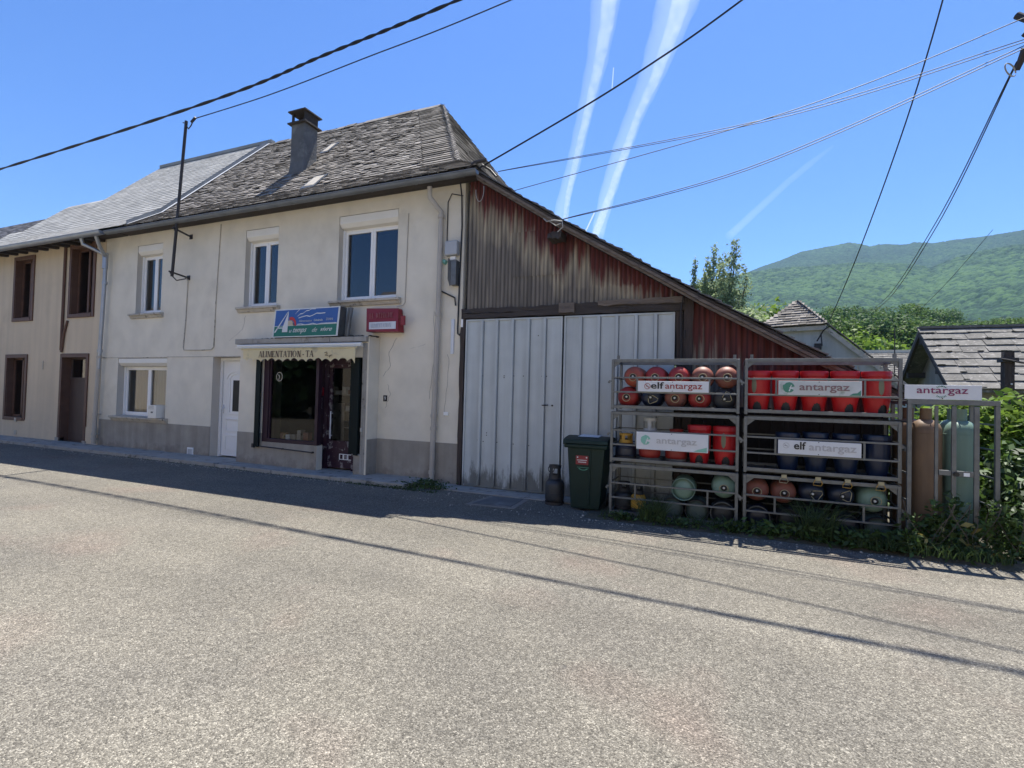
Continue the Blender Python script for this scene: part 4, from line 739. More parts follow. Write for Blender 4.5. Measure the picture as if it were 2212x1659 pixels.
q = MB(); q.tube([(-.63, -.10, 3.12), (-.66, -.1, 2.9), (-.64, -.1, 2.2), (-.66, -.1, 1.6)], .012, 6); q.tube([(-.6, -.12, 2.5), (-.6, -.12, 2.62)], .014, 6); q.build('strap', 'black_iron', BN)
# doors of ribbed sheet
def leaf(x0, x1, ribs, lab):
    q = MB(); pts = [(x0+.03, 0)]
    for r_ in ribs: pts += [(r_-.026, 0), (r_-.022, -.045), (r_+.022, -.045), (r_+.026, 0)]
    pts.append((x1-.03, 0)); yb_ = -.03
    for (a, ya), (b, y2) in zip(pts, pts[1:]): q.quad((a, yb_+ya, .05), (b, yb_+y2, .05), (b, yb_+y2, 2.875), (a, yb_+ya, 2.875))
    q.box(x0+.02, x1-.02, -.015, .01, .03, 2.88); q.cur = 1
    for r_ in ribs: q.box(r_+.027, r_+.036, -.0335, -.029, .05, 2.87); q.box(r_-.034, r_-.027, -.0325, -.029, .05, 2.87)  # dark strips beside each rib: rib shading put in as colour
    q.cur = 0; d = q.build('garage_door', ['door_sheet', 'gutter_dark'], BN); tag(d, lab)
    q = MB(); q.box(x0, x0+.03, -.05, .0, .02, 2.905); q.box(x1-.03, x1, -.05, .0, .02, 2.905); q.box(x0+.03, x1-.03, -.05, 0, 2.876, 2.905); q.box(x0+.03, x1-.03, -.045, -.016, .02, .055); q.build('door_frame', 'door_sheet', d, bevel=.003); return d
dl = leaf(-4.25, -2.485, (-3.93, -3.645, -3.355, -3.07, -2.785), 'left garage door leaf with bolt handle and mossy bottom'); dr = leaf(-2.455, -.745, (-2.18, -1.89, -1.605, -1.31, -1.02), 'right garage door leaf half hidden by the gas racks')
q = MB(); q.tube([(-2.70, -.055, 1.46), (-2.70, -.09, 1.46), (-2.79, -.09, 1.455)], .010, 8); q.tube([(-2.63, -.03, 1.455), (-2.63, -.05, 1.455)], .014, 8); q.box(-2.80, -2.765, -.045, -.03, 1.42, 1.50); q.build('handle', 'black_iron', dl, smooth=True)
r = random.Random(9)
for x, z in ((-3.62, 2.32), (-3.5, 1.9), (-3.8, .95), (-3.8, .91), (-3.9, 1.93), (-3.5, 1.93), (-3.32, 1.93), (-3.15, 1.93), (-2.82, 1.93), (-2.74, 1.93), (-3.97, .82), (-3.86, .80), (-3.6, .8), (-3.3, .79), (-3.02, .78), (-2.9, 2.6)): q = MB(); q.tube([(x, -.031, z), (x, -.036, z)], .009, 8); q.build('bolt', 'black_iron', dl)

# ------------------------------------------------------------------ gas cylinders
def M_(c): return c
BODY = [(0, .03), (.08, .034), (.122, .055), (.140, .09), (.144, .13), (.144, .34), (.138, .385), (.118, .425), (.082, .452), (.04, .462), (0, .464)]
def bottle(col, loop=1, ring='black_iron', name='gas_bottle'):
    t = thing(name, 'x', 'gas bottle')
    q = MB(); q.lathe(BODY, n=32); q.lathe([(.1448, .232), (.1462, .238), (.1448, .244)], n=32); q.build('body', col, t, smooth=True)
    q = MB(); q.lathe([(.134, .0), (.141, .0), (.141, .08), (.134, .08), (.134, .0)], n=32); q.build('foot_ring', ring, t, smooth=True)
    q = MB(); q.lathe([(0, .462), (.034, .464), (.036, .485), (.024, .49), (.022, .476), (0, .476)], n=20); v = q.build('valve', 'valve_black', t, smooth=True)
    q = MB(); q.lathe([(.013, .476), (.013, .494), (0, .496)], n=12); q.build('valve_cap', 'cap_white', v, smooth=True)
    if loop == 1: pts = [(.05*math.cos(a), .05*math.sin(a)-.012, .488) for a in np.linspace(0, 2*math.pi, 21)]
    elif loop == 2: pts = [(.0, .035, .478), (.045, .01, .488), (.095, -.035, .50), (.075, -.065, .502), (-.02, -.085, .50), (-.035, -.06, .495), (-.03, .0, .48), (0, .035, .478)]
    else: pts = [(-.03, .02, .478), (-.05, -.05, .50), (.05, -.06, .50), (.03, .02, .478)]
    q = MB(); q.tube(pts, .0045, 6); q.build('carrying_loop', 'ring_brass', t, smooth=True)
    return t
PROTO = {}
placed = []
def place(key, make, loc, rot, label, group, sc=1):
    if key not in PROTO: PROTO[key] = make(); o = PROTO[key]
    else: o = copy_tree(PROTO[key])
    o.location = loc; o.rotation_euler = rot; o.scale = (sc, sc, sc); tag(o, label, None, group); return o
GH = 'gas bottles lying in the racks'
def lying(col, x, z, label, front=True, loop=1, y=-.385, spin=0, sc=1, ring='black_iron'):
    # valve end (front) or foot ring end towards the street
    rx = R_(90) if front else R_(-90); m = Matrix.Rotation(rx, 4, 'X') @ Matrix.Rotation(spin, 4, 'Z')
    return place((col, loop, ring), lambda: bottle(col, loop, ring), (x, y if front else y-.50, z), m.to_euler(), label, GH, sc)
# top left cage: two layers of five
T = [(-1.205, 'gas_orange', 1, 'orange scuffed gas bottle lying at the left end of the upper row, topmost left cage'), (-.915, 'gas_red', 1, 'red gas bottle second from the left in the upper row of the topmost left cage'), (-.612, 'gas_red', 1, 'red gas bottle in the middle of the upper row above the elf antargaz board'), (-.318, 'gas_brown', 1, 'rusty brown-red gas bottle fourth in the upper row with its shoulder in the sun'), (-.025, 'gas_brown', 1, 'rusty gas bottle at the right end of the upper row with a pale rope loop')]
for i, (x, c, lp, lb) in enumerate(T): lying(c, x, 1.905, lb, True, lp, spin=.3*i)
T = [(-1.285, 'gas_red', 1, 'red gas bottle at the left end of the lower row, topmost left cage'), (-.965, 'gas_navy', 2, 'navy blue gas bottle with a bent wire loop under the word elf'), (-.655, 'gas_brown', 1, 'faded brown-orange gas bottle in the middle under the red antargaz lettering'), (-.35, 'gas_red', 1, 'bright red gas bottle fourth in the lower row of the topmost left cage'), (-.045, 'gas_black', 2, 'dark grey gas bottle with triangular loop at the right end, topmost left cage')]
for i, (x, c, lp, lb) in enumerate(T): lying(c, x, 1.625, lb, True, lp, spin=.5*i-.3)
# bottom left cage
lying('gas_green', -.525, .435, 'pale green bottle showing its round rimmed foot, upper row of the bottom left cage', False, 1, ring='gas_green', sc=1.04)
lying('gas_green', -.035, .50, 'pale green bottle with black valve at the right end of the bottom left cage', True, 1, ring='gas_green', sc=1.04)
lying('gas_dullgreen', -.66, .17, 'dull dark bottle foot behind the grass tuft, left of three in the bottom row', False, 1, sc=1.0)
lying('gas_dullgreen', -.355, .17, 'dull green bottle foot in the middle of the bottom row, left rack', False, 1, sc=1.02)
lying('gas_black', -.045, .17, 'grey bottle foot with a pale rim at the right of the bottom row, left rack', False, 1, ring='galv', sc=1.04)
# bottom right cage
for i, (x, z, c, lp, lb) in enumerate([(.345, .50, 'gas_brown', 1, 'rusty brown gas bottle at the left of the bottom right cage'), (.645, .50, 'gas_brown', 1, 'rusty brown gas bottle second from the left in the bottom right cage'), (.945, .52, 'gas_navy', 2, 'dark navy bottle with a yellow triangular loop behind the tall grass'), (1.25, .52, 'gas_navy', 2, 'dark navy bottle with a double yellow loop, fourth in the bottom right cage'), (1.56, .50, 'gas_green', 1, 'pale green bottle with black valve at the right end of the bottom right cage')]):
    lying(c, x, z, lb, True, lp, spin=.4*i, ring='gas_green' if c == 'gas_green' else 'black_iron', sc=1.04 if i == 4 else 1)
for i, (x, c, rg, lb) in enumerate([(.355, 'gas_navy', 'galv', 'dark blue bottle foot with a grey rim, bottom left of the right rack'), (.70, 'gas_black', 'black_iron', 'black bottle foot second in the bottom row behind grass, right rack'), (1.0, 'gas_black', 'black_iron', 'black bottle foot third in the bottom row of the right rack'), (1.3, 'gas_navy', 'black_iron', 'navy bottle foot fourth in the bottom row of the right rack'), (1.60, 'gas_dullgreen', 'black_iron', 'dull green bottle foot at the right end of the bottom row, right rack')]):
    lying(c, x, .17, lb, False, 1, ring=rg, sc=1.0)
# upright bottles in moulded plastic casings with arched foot openings
def cased(col, arch=True, patch=False, name='cased_gas_bottle'):
    t = thing(name, 'x', 'gas bottle'); fr = -math.pi/2
    P = [(.098, .0), (.104, .0), (.112, .06), (.126, .13), (.138, .19), (.1405, .215), (.1405, .425), (.142, .44), (.149, .448), (.149, .50), (.146, .507), (.141, .50), (.139, .452)]
    def skip(a, z, i):
        d = abs((a-fr+math.pi) % (2*math.pi)-math.pi); return arch and z < .13 and i >= 1 and d*.113 < math.sqrt(max(0, .050**2*(1-(max(0, z-.04)/.085)**2)))
    PP = [P[0]]+[(.104+(.126-.104)*(k/12)**.9, .13*k/12) for k in range(13)]+P[4:]
    q = MB(); q.lathe(PP, n=72, skip=skip); q.build('casing', col, t, smooth=True)
    q = MB(); q.lathe([(0, .02), (.09, .03), (.105, .06), (.112, .12), (.13, .2), (.13, .36), (.11, .42), (.05, .45), (0, .452)], n=24); q.build('body', 'gas_black', t, smooth=True)
    q = MB(); q.lathe([(.055, .012), (.062, .012), (.062, .05), (.05, .07)], n=20); q.build('foot_ring', 'grey_plastic', t, smooth=True)
    if patch:
        q = MB(); n = 10; c0 = fr-.25
        for i in range(n):
            for a_, b_ in ((0, 1),):
                z0_, z1_ = -1+2*i/n, -1+2*(i+1)/n; w0, w1 = math.sqrt(max(0, 1-z0_**2))*.2, math.sqrt(max(0, 1-z1_**2))*.2
                for k in range(4):
                    f0, f1 = -1+k/2, -1+(k+1)/2; q.quad(*[(.1418*math.cos(c0+f*ww), .1418*math.sin(c0+f*ww), .33+.10*zz) for f, ww, zz in ((f0, w0, z0_), (f1, w0, z0_), (f1, w1, z1_), (f0, w1, z1_))])
        q.build('label', 'olive_patch', t, smooth=True)
    q = MB(); q.lathe([(.03, .45), (.032, .49), (0, .495)], n=16); q.build('valve', 'valve_black', t, smooth=True)
    return t
GT = 'red cased gas bottles standing in the racks'
for i, (x, lb, pt) in enumerate([(.345, 'red cased bottle with olive label left of the board, topmost right cage', True), (.648, 'bright red cased bottle behind the green emblem of the topmost right board', False), (.965, 'bright red cased bottle in the middle of the topmost right cage', False), (1.285, 'bright red cased bottle fourth from the left in the topmost right cage', False), (1.605, 'red cased bottle with olive label at the right end of the topmost right cage', True)]):
    place(('cased', 'plastic_red', pt), lambda: cased('plastic_red', True, pt), (x, -.70-.02*(i % 2), 1.475), (0, 0, R_(-6+7*i)), lb, GT, 1.02)
for i, (x, z0, lb) in enumerate([(-.345, .765, 'red cased bottle behind the right end of the pale antargaz board, middle left cage'), (-.035, .765, 'red cased bottle with pale oval label at the right end of the middle left cage')]):
    place(('cased', 'plastic_red', i == 1), None, (x, -.72, z0), (0, 0, R_(4+5*i)), lb, GT, 1.0)
for i, (x, lb) in enumerate([(.69, 'navy blue cased bottle behind the left half of the elf board, middle right cage'), (.99, 'navy blue cased bottle behind the faded antargaz letters, middle right cage'), (1.305, 'navy blue cased bottle behind the right end of the elf board, middle right cage'), (1.615, 'navy blue cased bottle at the right end of the middle right cage')]):
    place(('cased', 'plastic_navy', False), lambda: cased('plastic_navy', False, False), (x, -.70, .765), (0, 0, R_(20*i)), lb, 'navy cased gas bottles in the middle right cage', .92 if i == 0 else .95)
# short bottles with foot ring and guard
def guarded(col, guard, h=.50, name='gas_bottle', r_=.145):
    t = thing(name, 'x', 'gas bottle'); k = r_/.144
    q = MB(); P = [(a*k, z*(h/.5)*.62) for a, z in BODY]; q.lathe(P, n=32); q.lathe([(r_*1.003, .15), (r_*1.02, .156), (r_*1.003, .162)], n=32); b = q.build('body', col, t, smooth=True)
    q = MB(); q.lathe([(r_*.93, 0), (r_*.99, 0), (r_*.99, .045), (r_*.93, .045)], n=28); q.build('foot_ring', 'black_iron' if col != 'gas_red' else 'mortar', t, smooth=True)
    zt = h*.575; q = MB(); hh = h*.30; g = r_*.62
    def sk(a, z, i): return (abs(math.cos(a)) > .35 or True) and .30*hh < z-zt < .78*hh and (abs(math.sin(a*2)) < .80)
    q.lathe([(g+.012, zt-.01), (g, zt), (g, zt+.3*hh), (g, zt+.55*hh), (g, zt+.78*hh), (g+.004, zt+hh), (g-.012, zt+hh), (g-.012, zt+.78*hh), (g-.012, zt+.55*hh), (g-.012, zt+.3*hh), (g-.012, zt)], n=36, skip=sk); q.build('guard', guard, t, smooth=False)
    q = MB(); q.lathe([(.025, zt-.01), (.025, zt+.05), (0, zt+.055)], n=12); q.build('valve', 'valve_black', t, smooth=True)
    return t
GS = 'short gas bottles with handle guards'
place('gb1', lambda: guarded('gas_navy', 'gas_yellow', .40), (-1.305, -.72, .765), (0, 0, .5), 'short navy bottle with a yellow handle guard, left end of the middle left cage', GS)
place('gb2', lambda: guarded('gas_red', 'grey_plastic', .66), (-.98, -.72, .765), (0, 0, .8), 'red bottle with a grey square handle guard behind the pale antargaz board', GS)
place('gb3', lambda: guarded('gas_red', 'gas_red', .50), (-.64, -.66, .765), (0, 0, .2), 'red bottle set back in the middle of the middle left cage', GS)
place('gb4', lambda: guarded('gas_yellow', 'gas_black', .42, r_=.10), (-1.12, -.72, .06), (0, 0, .3), 'small yellow bottle with black guard half hidden in grass, bottom left cage', GS)
place('gb5', lambda: guarded('gas_black', 'gas_black', .42, r_=.13), (-1.34, -.62, .06), (0, 0, .3), 'black bottle in the dark left corner of the bottom left cage', GS)
# yellow seals with loops hanging from the tray above the bottom right row
for i, x in enumerate((.63, .985, 1.28, 1.60)):
    t = thing('hanging_loop', ('pale wire loop hanging above %s bottle, bottom right cage' % ('the second rusty', 'the first navy', 'the second navy', 'the pale green')[i]), 'wire loop', (x, -.94, .70), group='wire loops tied under the middle tray')
    q = MB(); q.tube([(x-.02, -.96, .715), (x+.02, -.96, .715), (x+.045, -.965, .66), (x+.03, -.965, .635), (x-.05, -.965, .64), (x-.045, -.965, .665), (x-.02, -.96, .715)], .004, 6); q.build('loop', 'gas_yellow' if i else 'ring_brass', t, smooth=True)
    q = MB(); q.box(x-.028, x+.028, -.975, -.953, .695, .735); q.build('seal', 'ring_brass', t)

# ------------------------------------------------------------------ stackable galvanised cages
def cage_unit(x0, z0, lab):
    t = thing('bottle_cage', lab, 'metal cage', (x0, -.95, z0), group='stacked galvanised bottle cages'); W_, Dp, Hh = 1.61, .62, .695; P = .036
    for a in (0, W_-P):
        for b in (0, Dp-P): q = MB(); q.box(a, a+P, b, b+P, .0, Hh-.01); q.build('corner_post', 'galv', t, world=False, bevel=.003)
    q = MB(); q.box(P, W_-P, .002, .03, .022, .064); q.box(P, W_-P, Dp-.03, Dp-.002, .022, .064); q.box(.004, .03, P, Dp-P, .022, .064); q.box(W_-.03, W_-.004, P, Dp-P, .022, .064)
    for k in range(9): a = .10+k*.165; q.box(a, a+.045, .03, Dp-.03, .03, .038)
    q.box(.03, W_-.03, .03, Dp-.03, .024, .0295); q.build('tray', 'galv', t, world=False, bevel=.002)
    q = MB(); q.box(P, W_-P, .002, .034, Hh-.045, Hh-.003); q.box(P, W_-P, Dp-.034, Dp-.002, Hh-.045, Hh-.003); q.box(.002, .034, P, Dp-P, Hh-.045, Hh-.003); q.box(W_-.034, W_-.002, P, Dp-P, Hh-.045, Hh-.003)
    for a, s in ((P, 1), (W_-P, -1)): q.prism([(a, Hh-.12), (a+s*.085, Hh-.046), (a, Hh-.046)], 'y', .012, .018)
    q.build('top_frame', 'galv', t, world=False, bevel=.002)
    for z in (.44, .245):
        q = MB(); q.box(P-.006, W_-P+.006, -.012, .010, z-.011, z+.011); q.build('front_rail', 'galv', t, world=False, bevel=.002)
        q = MB(); q.box(P, W_-P, Dp-.02, Dp-.004, z-.009, z+.009); q.build('back_rail', 'galv', t, world=False)
        for a in (.004, W_-.022): q = MB(); q.box(a, a+.018, P, Dp-P, z-.009, z+.009); q.build('side_rail', 'galv', t, world=False)
    for a in (.35, 1.255): q = MB(); q.box(a-.011, a+.011, -.010, .004, .256, .429); q.build('stile', 'galv', t, world=False)
    q = MB(); q.box(-.035, .0, -.006, .03, .38, .40); q.box(-.045, -.02, -.012, .02, .36, .385); q.box(W_, W_+.03, -.01, .02, .37, .39); q.add([(W_+.0, -.01, .44), (W_+.045, -.005, .40), (W_+.03, -.01, .36), (W_, -.01, .37)], [(0, 1, 2, 3)]); q.build('latch', 'galv', t, world=False)
    return t
for x0, side in ((-1.48, 'left'), (.185, 'right')):
    for k, pos in ((0, 'bottom'), (1, 'middle'), (2, 'topmost')):
        c = cage_unit(x0, .015+.715*k, '%s galvanised bottle cage of the %s stack' % (pos, side))
        if k == 2:
            q = MB()
            for a in (.06, 1.53): q.box(a, a+.035, .045, .075, .66, .745)
            q.build('stacking_lug', 'galv', c, world=False)
# boards on the cages
def board(lab, x0, x1, z0, z1, y, m='sign_white', rot=0):
    t = thing('gas_board', lab, 'sign', ((x0+x1)/2, y, z0), group='gas supplier boards on the racks'); q = MB(); q.box(x0, x1, y, y+.012, z0, z1); q.build('panel', m, t, bevel=.003)
    q = MB(); q.box(x0+.005, x0+.03, y+.012, y+.028, z0+.01, z1-.01); q.box(x1-.03, x1-.005, y+.012, y+.028, z0+.01, z1-.01); q.build('bracket', 'galv', t)
    q = MB()
    for a in ((x0+x1)/2,):
        for z in (z0+.012, z1-.012): q.tube([(a, y-.002, z), (a, y+.002, z)], .006, 8)
    q.build('screw', 'black_iron', t); return t
def sgn(t, s, w, h, cx, y, cz, m, **k): return text(s, w, h, cx, y, cz, m, parent=t, origin=tuple(t.location), **k)
def ringslash(t, cx, cz, r, y, m1, m2):
    q = MB(); n = 28
    for i in range(n):
        a, b = 2*math.pi*i/n, 2*math.pi*(i+1)/n; q.quad(*[(cx+rr*math.cos(u), y, cz+rr*math.sin(u)) for rr, u in ((r*.84, a), (r, a), (r, b), (r*.84, b))])
    q.quad((cx-r*.66, y-.001, cz+r*.5), (cx-r*.5, y-.001, cz+r*.66), (cx+r*.66, y-.001, cz-r*.5), (cx+r*.5, y-.001, cz-r*.66)); q.build('emblem', m1, t)
    q = MB(); q.box(cx-r*.5, cx+r*.35, y-.0008, y-.0002, cz-r*.1, cz+r*.06); q.build('emblem_cigarette', m2, t)
def leafdisc(t, cx, cz, r, y, m):
    q = MB(); n = 36; pts = []; rr_ = random.Random(int(cx*1000))
    for i in range(n): a = 2*math.pi*i/n; k = r*(1+(.10*rr_.uniform(-1, 1) if math.cos(a) < .1 else 0)); pts.append((cx+k*math.cos(a), y, cz+k*math.sin(a)))
    for i in range(n):
        a = 2*math.pi*(i+.5)/n
        if -.55 < a < .25 or a > 2*math.pi-.55: continue
        q.add([(cx, y, cz), pts[i], pts[(i+1) % n]], [(0, 1, 2)])
    q.build('emblem', m, t); q = MB(); q.quad((cx-r*.05, y-.001, cz-r*.75), (cx+r*.2, y-.001, cz-r*.75), (cx+r*.5, y-.001, cz+r*.45), (cx+r*.38, y-.001, cz+r*.5)); q.quad((cx+.32*r, y-.001, cz-r*.3), (cx+r*.75, y-.001, cz-r*.3), (cx+r*.75, y-.001, cz-r*.12), (cx+r*.36, y-.001, cz-r*.12)); q.build('emblem_stroke', 'ink_white', t)
yb_ = -.994
b1 = board('white elf antargaz board with bold black and red lettering, topmost left cage', -1.115, -.23, 1.70, 1.84, yb_)
sgn(b1, 'elf', .165, .088, -.862, yb_-.002, 1.783, 'ink_black', bold=.018); sgn(b1, 'antargaz', .455, .090, -.535, yb_-.002, 1.762, 'ink_red', bold=.006); ringslash(b1, -.99, 1.772, .040, yb_-.003, 'ink_red', 'ink_black')
b2 = board('white board with pale green emblem and almost erased antargaz letters, middle left cage', -1.12, -.225, .935, 1.165, yb_)
sgn(b2, 'antargaz', .50, .095, -.61, yb_-.002, 1.045, 'ink_faded', bold=.012); leafdisc(b2, -1.0, 1.06, .063, yb_-.003, 'ink_palegreen')
q = MB(); q.add([(-.40, yb_-.0015, .945), (-.24, yb_-.0015, .942), (-.24, yb_-.0015, 1.005), (-.30, yb_-.0015, .985), (-.35, yb_-.0015, .97)], [(0, 1, 2, 3, 4)]); q.build('green_corner', 'ink_palegreen', b2)
b3 = board('dirty board with dark green emblem and mauve antargaz letters, topmost right cage', .555, 1.405, 1.695, 1.865, yb_, 'sign_dirty')
sgn(b3, 'antargaz', .51, .098, 1.03, yb_-.002, 1.775, 'ink_mauve', bold=.012); leafdisc(b3, .665, 1.785, .062, yb_-.003, 'ink_green')
q = MB(); q.add([(1.28, yb_-.0015, 1.70), (1.395, yb_-.0015, 1.70), (1.395, yb_-.0015, 1.765), (1.36, yb_-.0015, 1.73), (1.32, yb_-.0015, 1.725)], [(0, 1, 2, 3, 4)]); q.build('green_corner', 'ink_green', b3)
b4 = board('white board with black elf and faded grey antargaz letters, middle right cage', .56, 1.405, .99, 1.155, yb_)
sgn(b4, 'elf', .125, .092, .79, yb_-.002, 1.095, 'ink_black', bold=.02); sgn(b4, 'antargaz', .475, .098, 1.12, yb_-.002, 1.068, 'ink_faded', bold=.010); ringslash(b4, .645, 1.09, .034, yb_-.003, 'ink_faded', 'ink_black')

# tall cylinder cage with its board
YC = -1.0
T = thing('cylinder_cage', 'open grey steel cage around the tall gas cylinders at the right', 'metal cage', (2.2, YC, 0))
for x, y in ((1.83, YC), (2.585, YC), (1.83, YC+.62), (2.585, YC+.62)):
    q = MB(); q.box(x, x+.04, y, y+.04, .02, 1.62); q.build('corner_post', 'galv', T, bevel=.003)
q = MB(); q.box(1.83, 2.625, YC-.002, YC+.042, 1.621, 1.675); q.box(1.83, 2.625, YC+.58, YC+.66, 1.621, 1.66); q.box(1.83, 1.87, YC+.042, YC+.58, 1.621, 1.66); q.box(2.585, 2.625, YC+.042, YC+.58, 1.621, 1.66)
for k in range(5): a = 1.95+k*.13; q.box(a, a+.012, YC+.05, YC+.58, 1.64, 1.652)
q.build('top_frame', 'galv', T, bevel=.003)
dg_ = MB(); dg_.box(2.065, 2.095, YC-.03, YC-.004, .35, 1.61); dg_.box(2.40, 2.445, YC-.03, YC-.004, .30, 1.61); dg_.box(2.21, 2.25, YC-.034, YC-.006, .15, 1.61); dg_.box(2.10, 2.205, YC-.036, YC-.008, .865, .92); dg_.box(2.255, 2.395, YC-.036, YC-.008, .86, .92)
gt = dg_.build('gate', 'galv', T, bevel=.003)
q = MB(); q.tube([(2.245, YC-.06, .885), (2.245, YC-.03, .885)], .024, 14); q.build('lock', 'valve_black', gt, smooth=True)
q = MB(); q.box(2.31, 2.36, YC-.039, YC-.037, .868, .905); q.build('sticker', 'white_pvc', gt)
for z in (.55, .85, 1.15, 1.42):
    q = MB(); q.box(2.597, 2.609, YC+.04, YC+.62, z-.009, z+.009); q.build('side_rail', 'galv', T); q = MB(); q.box(1.842, 1.854, YC+.04, YC+.62, z-.009, z+.009); q.build('side_rail', 'galv', T)
    q = MB(); q.box(1.87, 2.585, YC+.635, YC+.648, z-.009, z+.009); q.build('back_rail', 'galv', T)
b5 = board('clean white board with magenta antargaz lettering standing on the cylinder cage', 1.80, 2.47, 1.678, 1.835, YC-.005)
sgn(b5, 'antargaz', .445, .085, 2.13, YC-.0075, 1.762, 'ink_magenta', bold=.004)
q = MB()
for s in (-1, 1):
    for k in range(7):
        a = R_(90*s+(k-3)*13); c, sn = math.cos(a), math.sin(a); r0, r1 = .052, .068; px, pz = -sn*.0035, c*.0035
        q.quad(*[(2.125+c*r+u*px, YC-.0075, 1.764+sn*r+u*pz) for r, u in ((r0, -1), (r1, -1), (r1, 1), (r0, 1))])
q.build('emblem', 'ink_green', b5)
def tall(col, x, y, lab, h=1.0):
    t = thing('tall_gas_cylinder', lab, 'gas cylinder', (x, y, .05), group='tall gas cylinders in the end cage')
    q = MB(); R0 = .148; P = [(0, .0), (R0*.97, .0), (R0, .02), (R0, 1.26), (R0*.97, 1.30), (R0*.86, 1.345), (R0*.66, 1.38), (R0*.4, 1.40), (0, 1.405)]; q.lathe([(a, b) for a, b in P], n=40); q.lathe([(R0+.0005, 1.245), (R0+.003, 1.25), (R0+.0005, 1.255)], n=40); q.build('body', col, t, world=False, smooth=True)
    q = MB(); q.lathe([(.055, 1.39), (.055, 1.53), (.049, 1.53), (.049, 1.4)], n=24); q.tube([(.0, -.056, 1.49), (0, -.05, 1.49)], .008, 8); q.build('valve_guard', col, t, world=False, smooth=True); return t
tall('gas_tan', 2.07, YC+.27, 'tall rust-stained tan gas cylinder on the left inside the end cage'); tall('tall_green', 2.385, YC+.27, 'tall pale green gas cylinder on the right inside the end cage')
tall('gas_tan', 1.99, YC+.585, 'tall tan cylinder standing behind the rust-stained one'); tall('tall_green', 2.42, YC+.59, 'tall cylinder standing hidden behind the pale green one')

# loose bottle and wheeled bin before the garage door
t = place('gb9', lambda: guarded('gas_black', 'gas_black', .66), (-2.37, -.60, 0), (0, 0, .4), 'grey-black gas bottle standing alone on the ground beside the green bin', None)
q = MB(); q.tube([(-.06+.045*math.cos(a), -.02, .52+.05*math.sin(a)) for a in np.linspace(0, 2*math.pi, 17)], .006, 6); q.build('carrying_loop', 'black_iron', t, world=False, smooth=True)
BW = thing('wheeled_bin', 'dark green wheeled rubbish bin with red sticker next to the gas racks', 'bin', (-1.83, -.62, 0), (0, 0, 0))
q = MB(); q.add([(-2.045, -.86, .03), (-1.635, -.86, .03), (-1.635, -.45, .10), (-2.045, -.45, .10), (-2.10, -.90, .90), (-1.56, -.90, .90), (-1.56, -.34, .90), (-2.10, -.34, .90)], [(0, 3, 2, 1), (0, 1, 5, 4), (1, 2, 6, 5), (2, 3, 7, 6), (3, 0, 4, 7), (4, 5, 6, 7)])
q.add([(-1.80, -.885, .08), (-1.77, -.885, .08), (-1.745, -.908, .86), (-1.775, -.908, .86), (-1.80, -.86, .08), (-1.77, -.86, .08), (-1.745, -.88, .86), (-1.775, -.88, .86)], [(0, 1, 2, 3), (0, 4, 5, 1), (3, 2, 6, 7), (0, 3, 7, 4), (1, 5, 6, 2)]); q.build('bin_body', 'bin_green', BW, bevel=.02)
q = MB(); q.box(-2.14, -1.52, -.945, -.31, .885, .945); q.build('rim', 'bin_green', BW, bevel=.018)
q = MB(); n = 10; P = [(-.96, .95)]+[(-.95+.62*i/n, .975+.07*math.sin(math.pi*(.12+.8*i/n))) for i in range(n+1)]+[(-.32, .95)]; q.prism(P, 'x', -2.15, -1.51); q.tube([(-2.1, -.32, .97), (-1.56, -.32, .97)], .02, 8); q.box(-2.15, -2.1, -.96, -.9, .93, .96); ld = q.build('lid', 'bin_green', BW, bevel=.012)
q = MB(); q.quad((-1.98, -.80, 1.0395), (-1.68, -.80, 1.0395), (-1.66, -.62, 1.0585), (-1.96, -.62, 1.0585)); q.build('lid_label', 'sign_white', ld)
for x in (-2.06, -1.60):
    q = MB(); q.tube([(x-.02, -.38, .10), (x+.02, -.38, .10)], .10, 20); q.build('wheel', 'valve_black', BW, smooth=True)
q = MB(); q.box(-1.97, -1.79, -.905, -.893, .655, .78); st = q.build('sticker', 'sign_red', BW)
q = MB(); r = random.Random(4)
for zz, x0_, x1_ in ((.717, -1.95, -1.81), (.69, -1.935, -1.83)):
    xx = x0_
    while xx < x1_: wd = r.uniform(.005, .011); q.box(xx, xx+wd, -.9062, -.9052, zz-.006, zz+.006); xx += wd+.003
q.lathe([(0, 0), (.001, 0)], (-1.9, -.9), 3, z0=.7)
for xx in (-1.945, -1.815): q.tube([(xx, -.9062, .757), (xx, -.9052, .757)], .011, 8)
q.build('sticker_print', 'ink_white', BW)
q = MB(); n = 12
for i in range(n):
    a, b = math.pi*(1.12+.76*i/n), math.pi*(1.12+.76*(i+1)/n); q.quad(*[(-1.865+r*math.cos(u), -.8915, .615+r*.55*math.sin(u)) for r, u in ((.075, a), (.075, b), (.055, b), (.055, a))])
q.box(-1.95, -1.78, -.8925, -.890, .612, .618); q.build('emblem', 'ink_green', BW)

# ------------------------------------------------------------------ signs and fittings on the shop front
SB = thing('shop_sign', 'blue and green shop sign with sailing boat and sun above the shop awning', 'sign', (-7.6, -.4, 2.63))
q = MB(); q.add([(-8.46, -.40, 2.64), (-6.79, -.40, 2.64), (-6.74, -.40, 3.20), (-8.40, -.40, 3.20), (-8.46, -.22, 2.64), (-6.79, -.22, 2.64), (-6.74, -.22, 3.20), (-8.40, -.22, 3.20)], [(0, 1, 2, 3), (1, 5, 6, 2), (3, 2, 6, 7), (0, 3, 7, 4), (0, 4, 5, 1), (4, 7, 6, 5)]); q.build('case', 'galv', SB, bevel=.006)
ysn = -.402
def sx(u, v): return -8.46+1.67*u+.06*v-.01*u*v, 2.64+.56*v
def spoly(mb, pts, y=ysn): mb.add([(sx(u, v)[0], y, sx(u, v)[1]) for u, v in pts], [tuple(range(len(pts)))])
